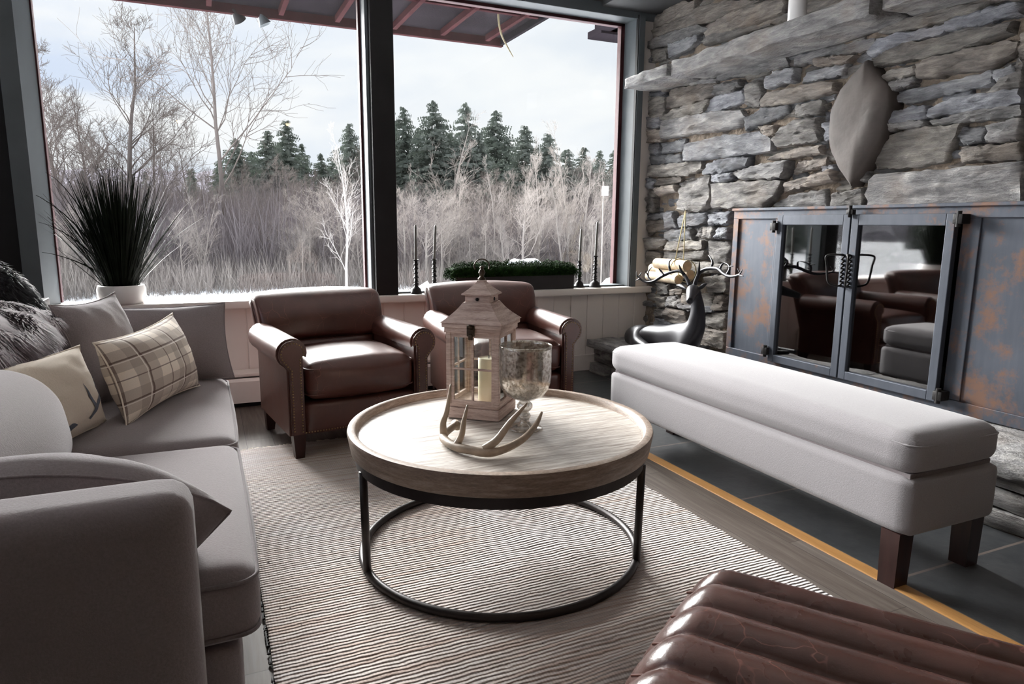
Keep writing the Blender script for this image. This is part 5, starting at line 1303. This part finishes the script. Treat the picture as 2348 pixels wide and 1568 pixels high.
# forest floor rises gently behind the front trees
mb = MB(); vs = []; fs = []; na = 80; pr = [(30, -.05), (40, .8), (55, 2.6), (70, 4.6), (80, 5.4)]
for r, z in pr:
    for i in range(na+1): a = math.radians(-17+58*i/na); vs.append((r*math.sin(a), r*math.cos(a), ZG+z+.3*noise.noise(Vector((i*.3, r, 0)))))
for j in range(len(pr)-1):
    for i in range(na): a = j*(na+1)+i; fs.append((a, a+1, a+na+2, a+na+1))
mb.add(vs, fs); o = mb.build('woodland_bank', 'floor_woods', None); tag(o, 'brown woodland slope rising behind the leafless trees', 'ground')
# small white box on a pole
p = far(1383, 470, 23); t = thing('bird_box', 'small white bird box on a slim pole at the right of the window', 'bird box', (p.x, p.y, ZG))
hz = p.z-ZG; mb = MB(); tube(mb, [(0, 0, 0), (0, 0, hz+.75)], .02, 8); mb.build('pole', 'bark_pale', t); zb = far(1383, 437, 23).z-ZG
box('nest_box', -.02, .14, -.08, .08, zb-.16, zb+.14, 'ceramic', t)
# ------------------------------------------------------------------ lamps behind the camera (their warm glints show in the leather)
for i, (x, y, z, lb) in enumerate(((-.2, -.9, 2.35, 'brass pendant lamp behind the viewpoint, left one'), (1.1, -.5, 2.35, 'brass pendant lamp behind the viewpoint, middle one'), (2.3, -.8, 2.35, 'brass pendant lamp behind the viewpoint, right one'))):
    t = thing('pendant_lamp', lb, 'lamp', (x, y, z), 0, 'pendant lamps')
    mb = MB(); tube(mb, [(0, 0, .08), (0, 0, ZC-z)], .004, 6); mb.build('cord', 'black_iron', t)
    mb = MB(); lathe(mb, [(.03, .10), (.05, .09), (.12, .02), (.115, .018), (.045, .085)], n=24); mb.build('shade', 'brass', t)
    mb = MB(); sph(mb, (0, 0, .035), .035, 16, 12); mb.build('bulb', 'bulb', t)
# ------------------------------------------------------------------ world and sun
wd = bpy.data.worlds.new('sky'); scene.world = wd; wd.use_nodes = True; nt = wd.node_tree; bg = nt.nodes['Background']
tc = N(nt, 'ShaderNodeTexCoord'); sp = N(nt, 'ShaderNodeSeparateXYZ'); L(nt, tc.outputs['Generated'], sp.inputs[0])
mp = N(nt, 'ShaderNodeMapping'); mp.inputs['Scale'].default_value = (1.6, 1.6, 4.5); L(nt, tc.outputs['Generated'], mp.inputs['Vector'])
cl = nz(nt, mp.outputs[0], 2.4, 5, .5, .3)
left = N(nt, 'ShaderNodeMapRange'); L(nt, sp.outputs[0], left.inputs[0]); left.inputs[1].default_value = .30; left.inputs[2].default_value = -.35; left.inputs[3].default_value = 0; left.inputs[4].default_value = 1
bl_ = ramp(nt, cl, [(.40, (.62, .72, .92)), (.50, (.78, .83, .93)), (.60, (.95, .95, .97))])
wh = ramp(nt, cl, [(.35, (.82, .86, .92)), (.6, (.95, .96, .97))])
c = mixc(nt, left.outputs[0], wh, bl_)
L(nt, c, bg.inputs['Color']); bg.inputs['Strength'].default_value = 1.12
sd = bpy.data.lights.new('sun_behind_cloud', 'SUN'); so = bpy.data.objects.new('sun_behind_cloud', sd); COL.objects.link(so)
sd.energy = 54.0; sd.angle = math.radians(50); sd.color = (1, .985, .968)
dirv = Vector((-.26, 1, .60)).normalized()   # towards the sun
so.rotation_euler = dirv.to_track_quat('Z', 'Y').to_euler(); so.location = (0, 12, 8)
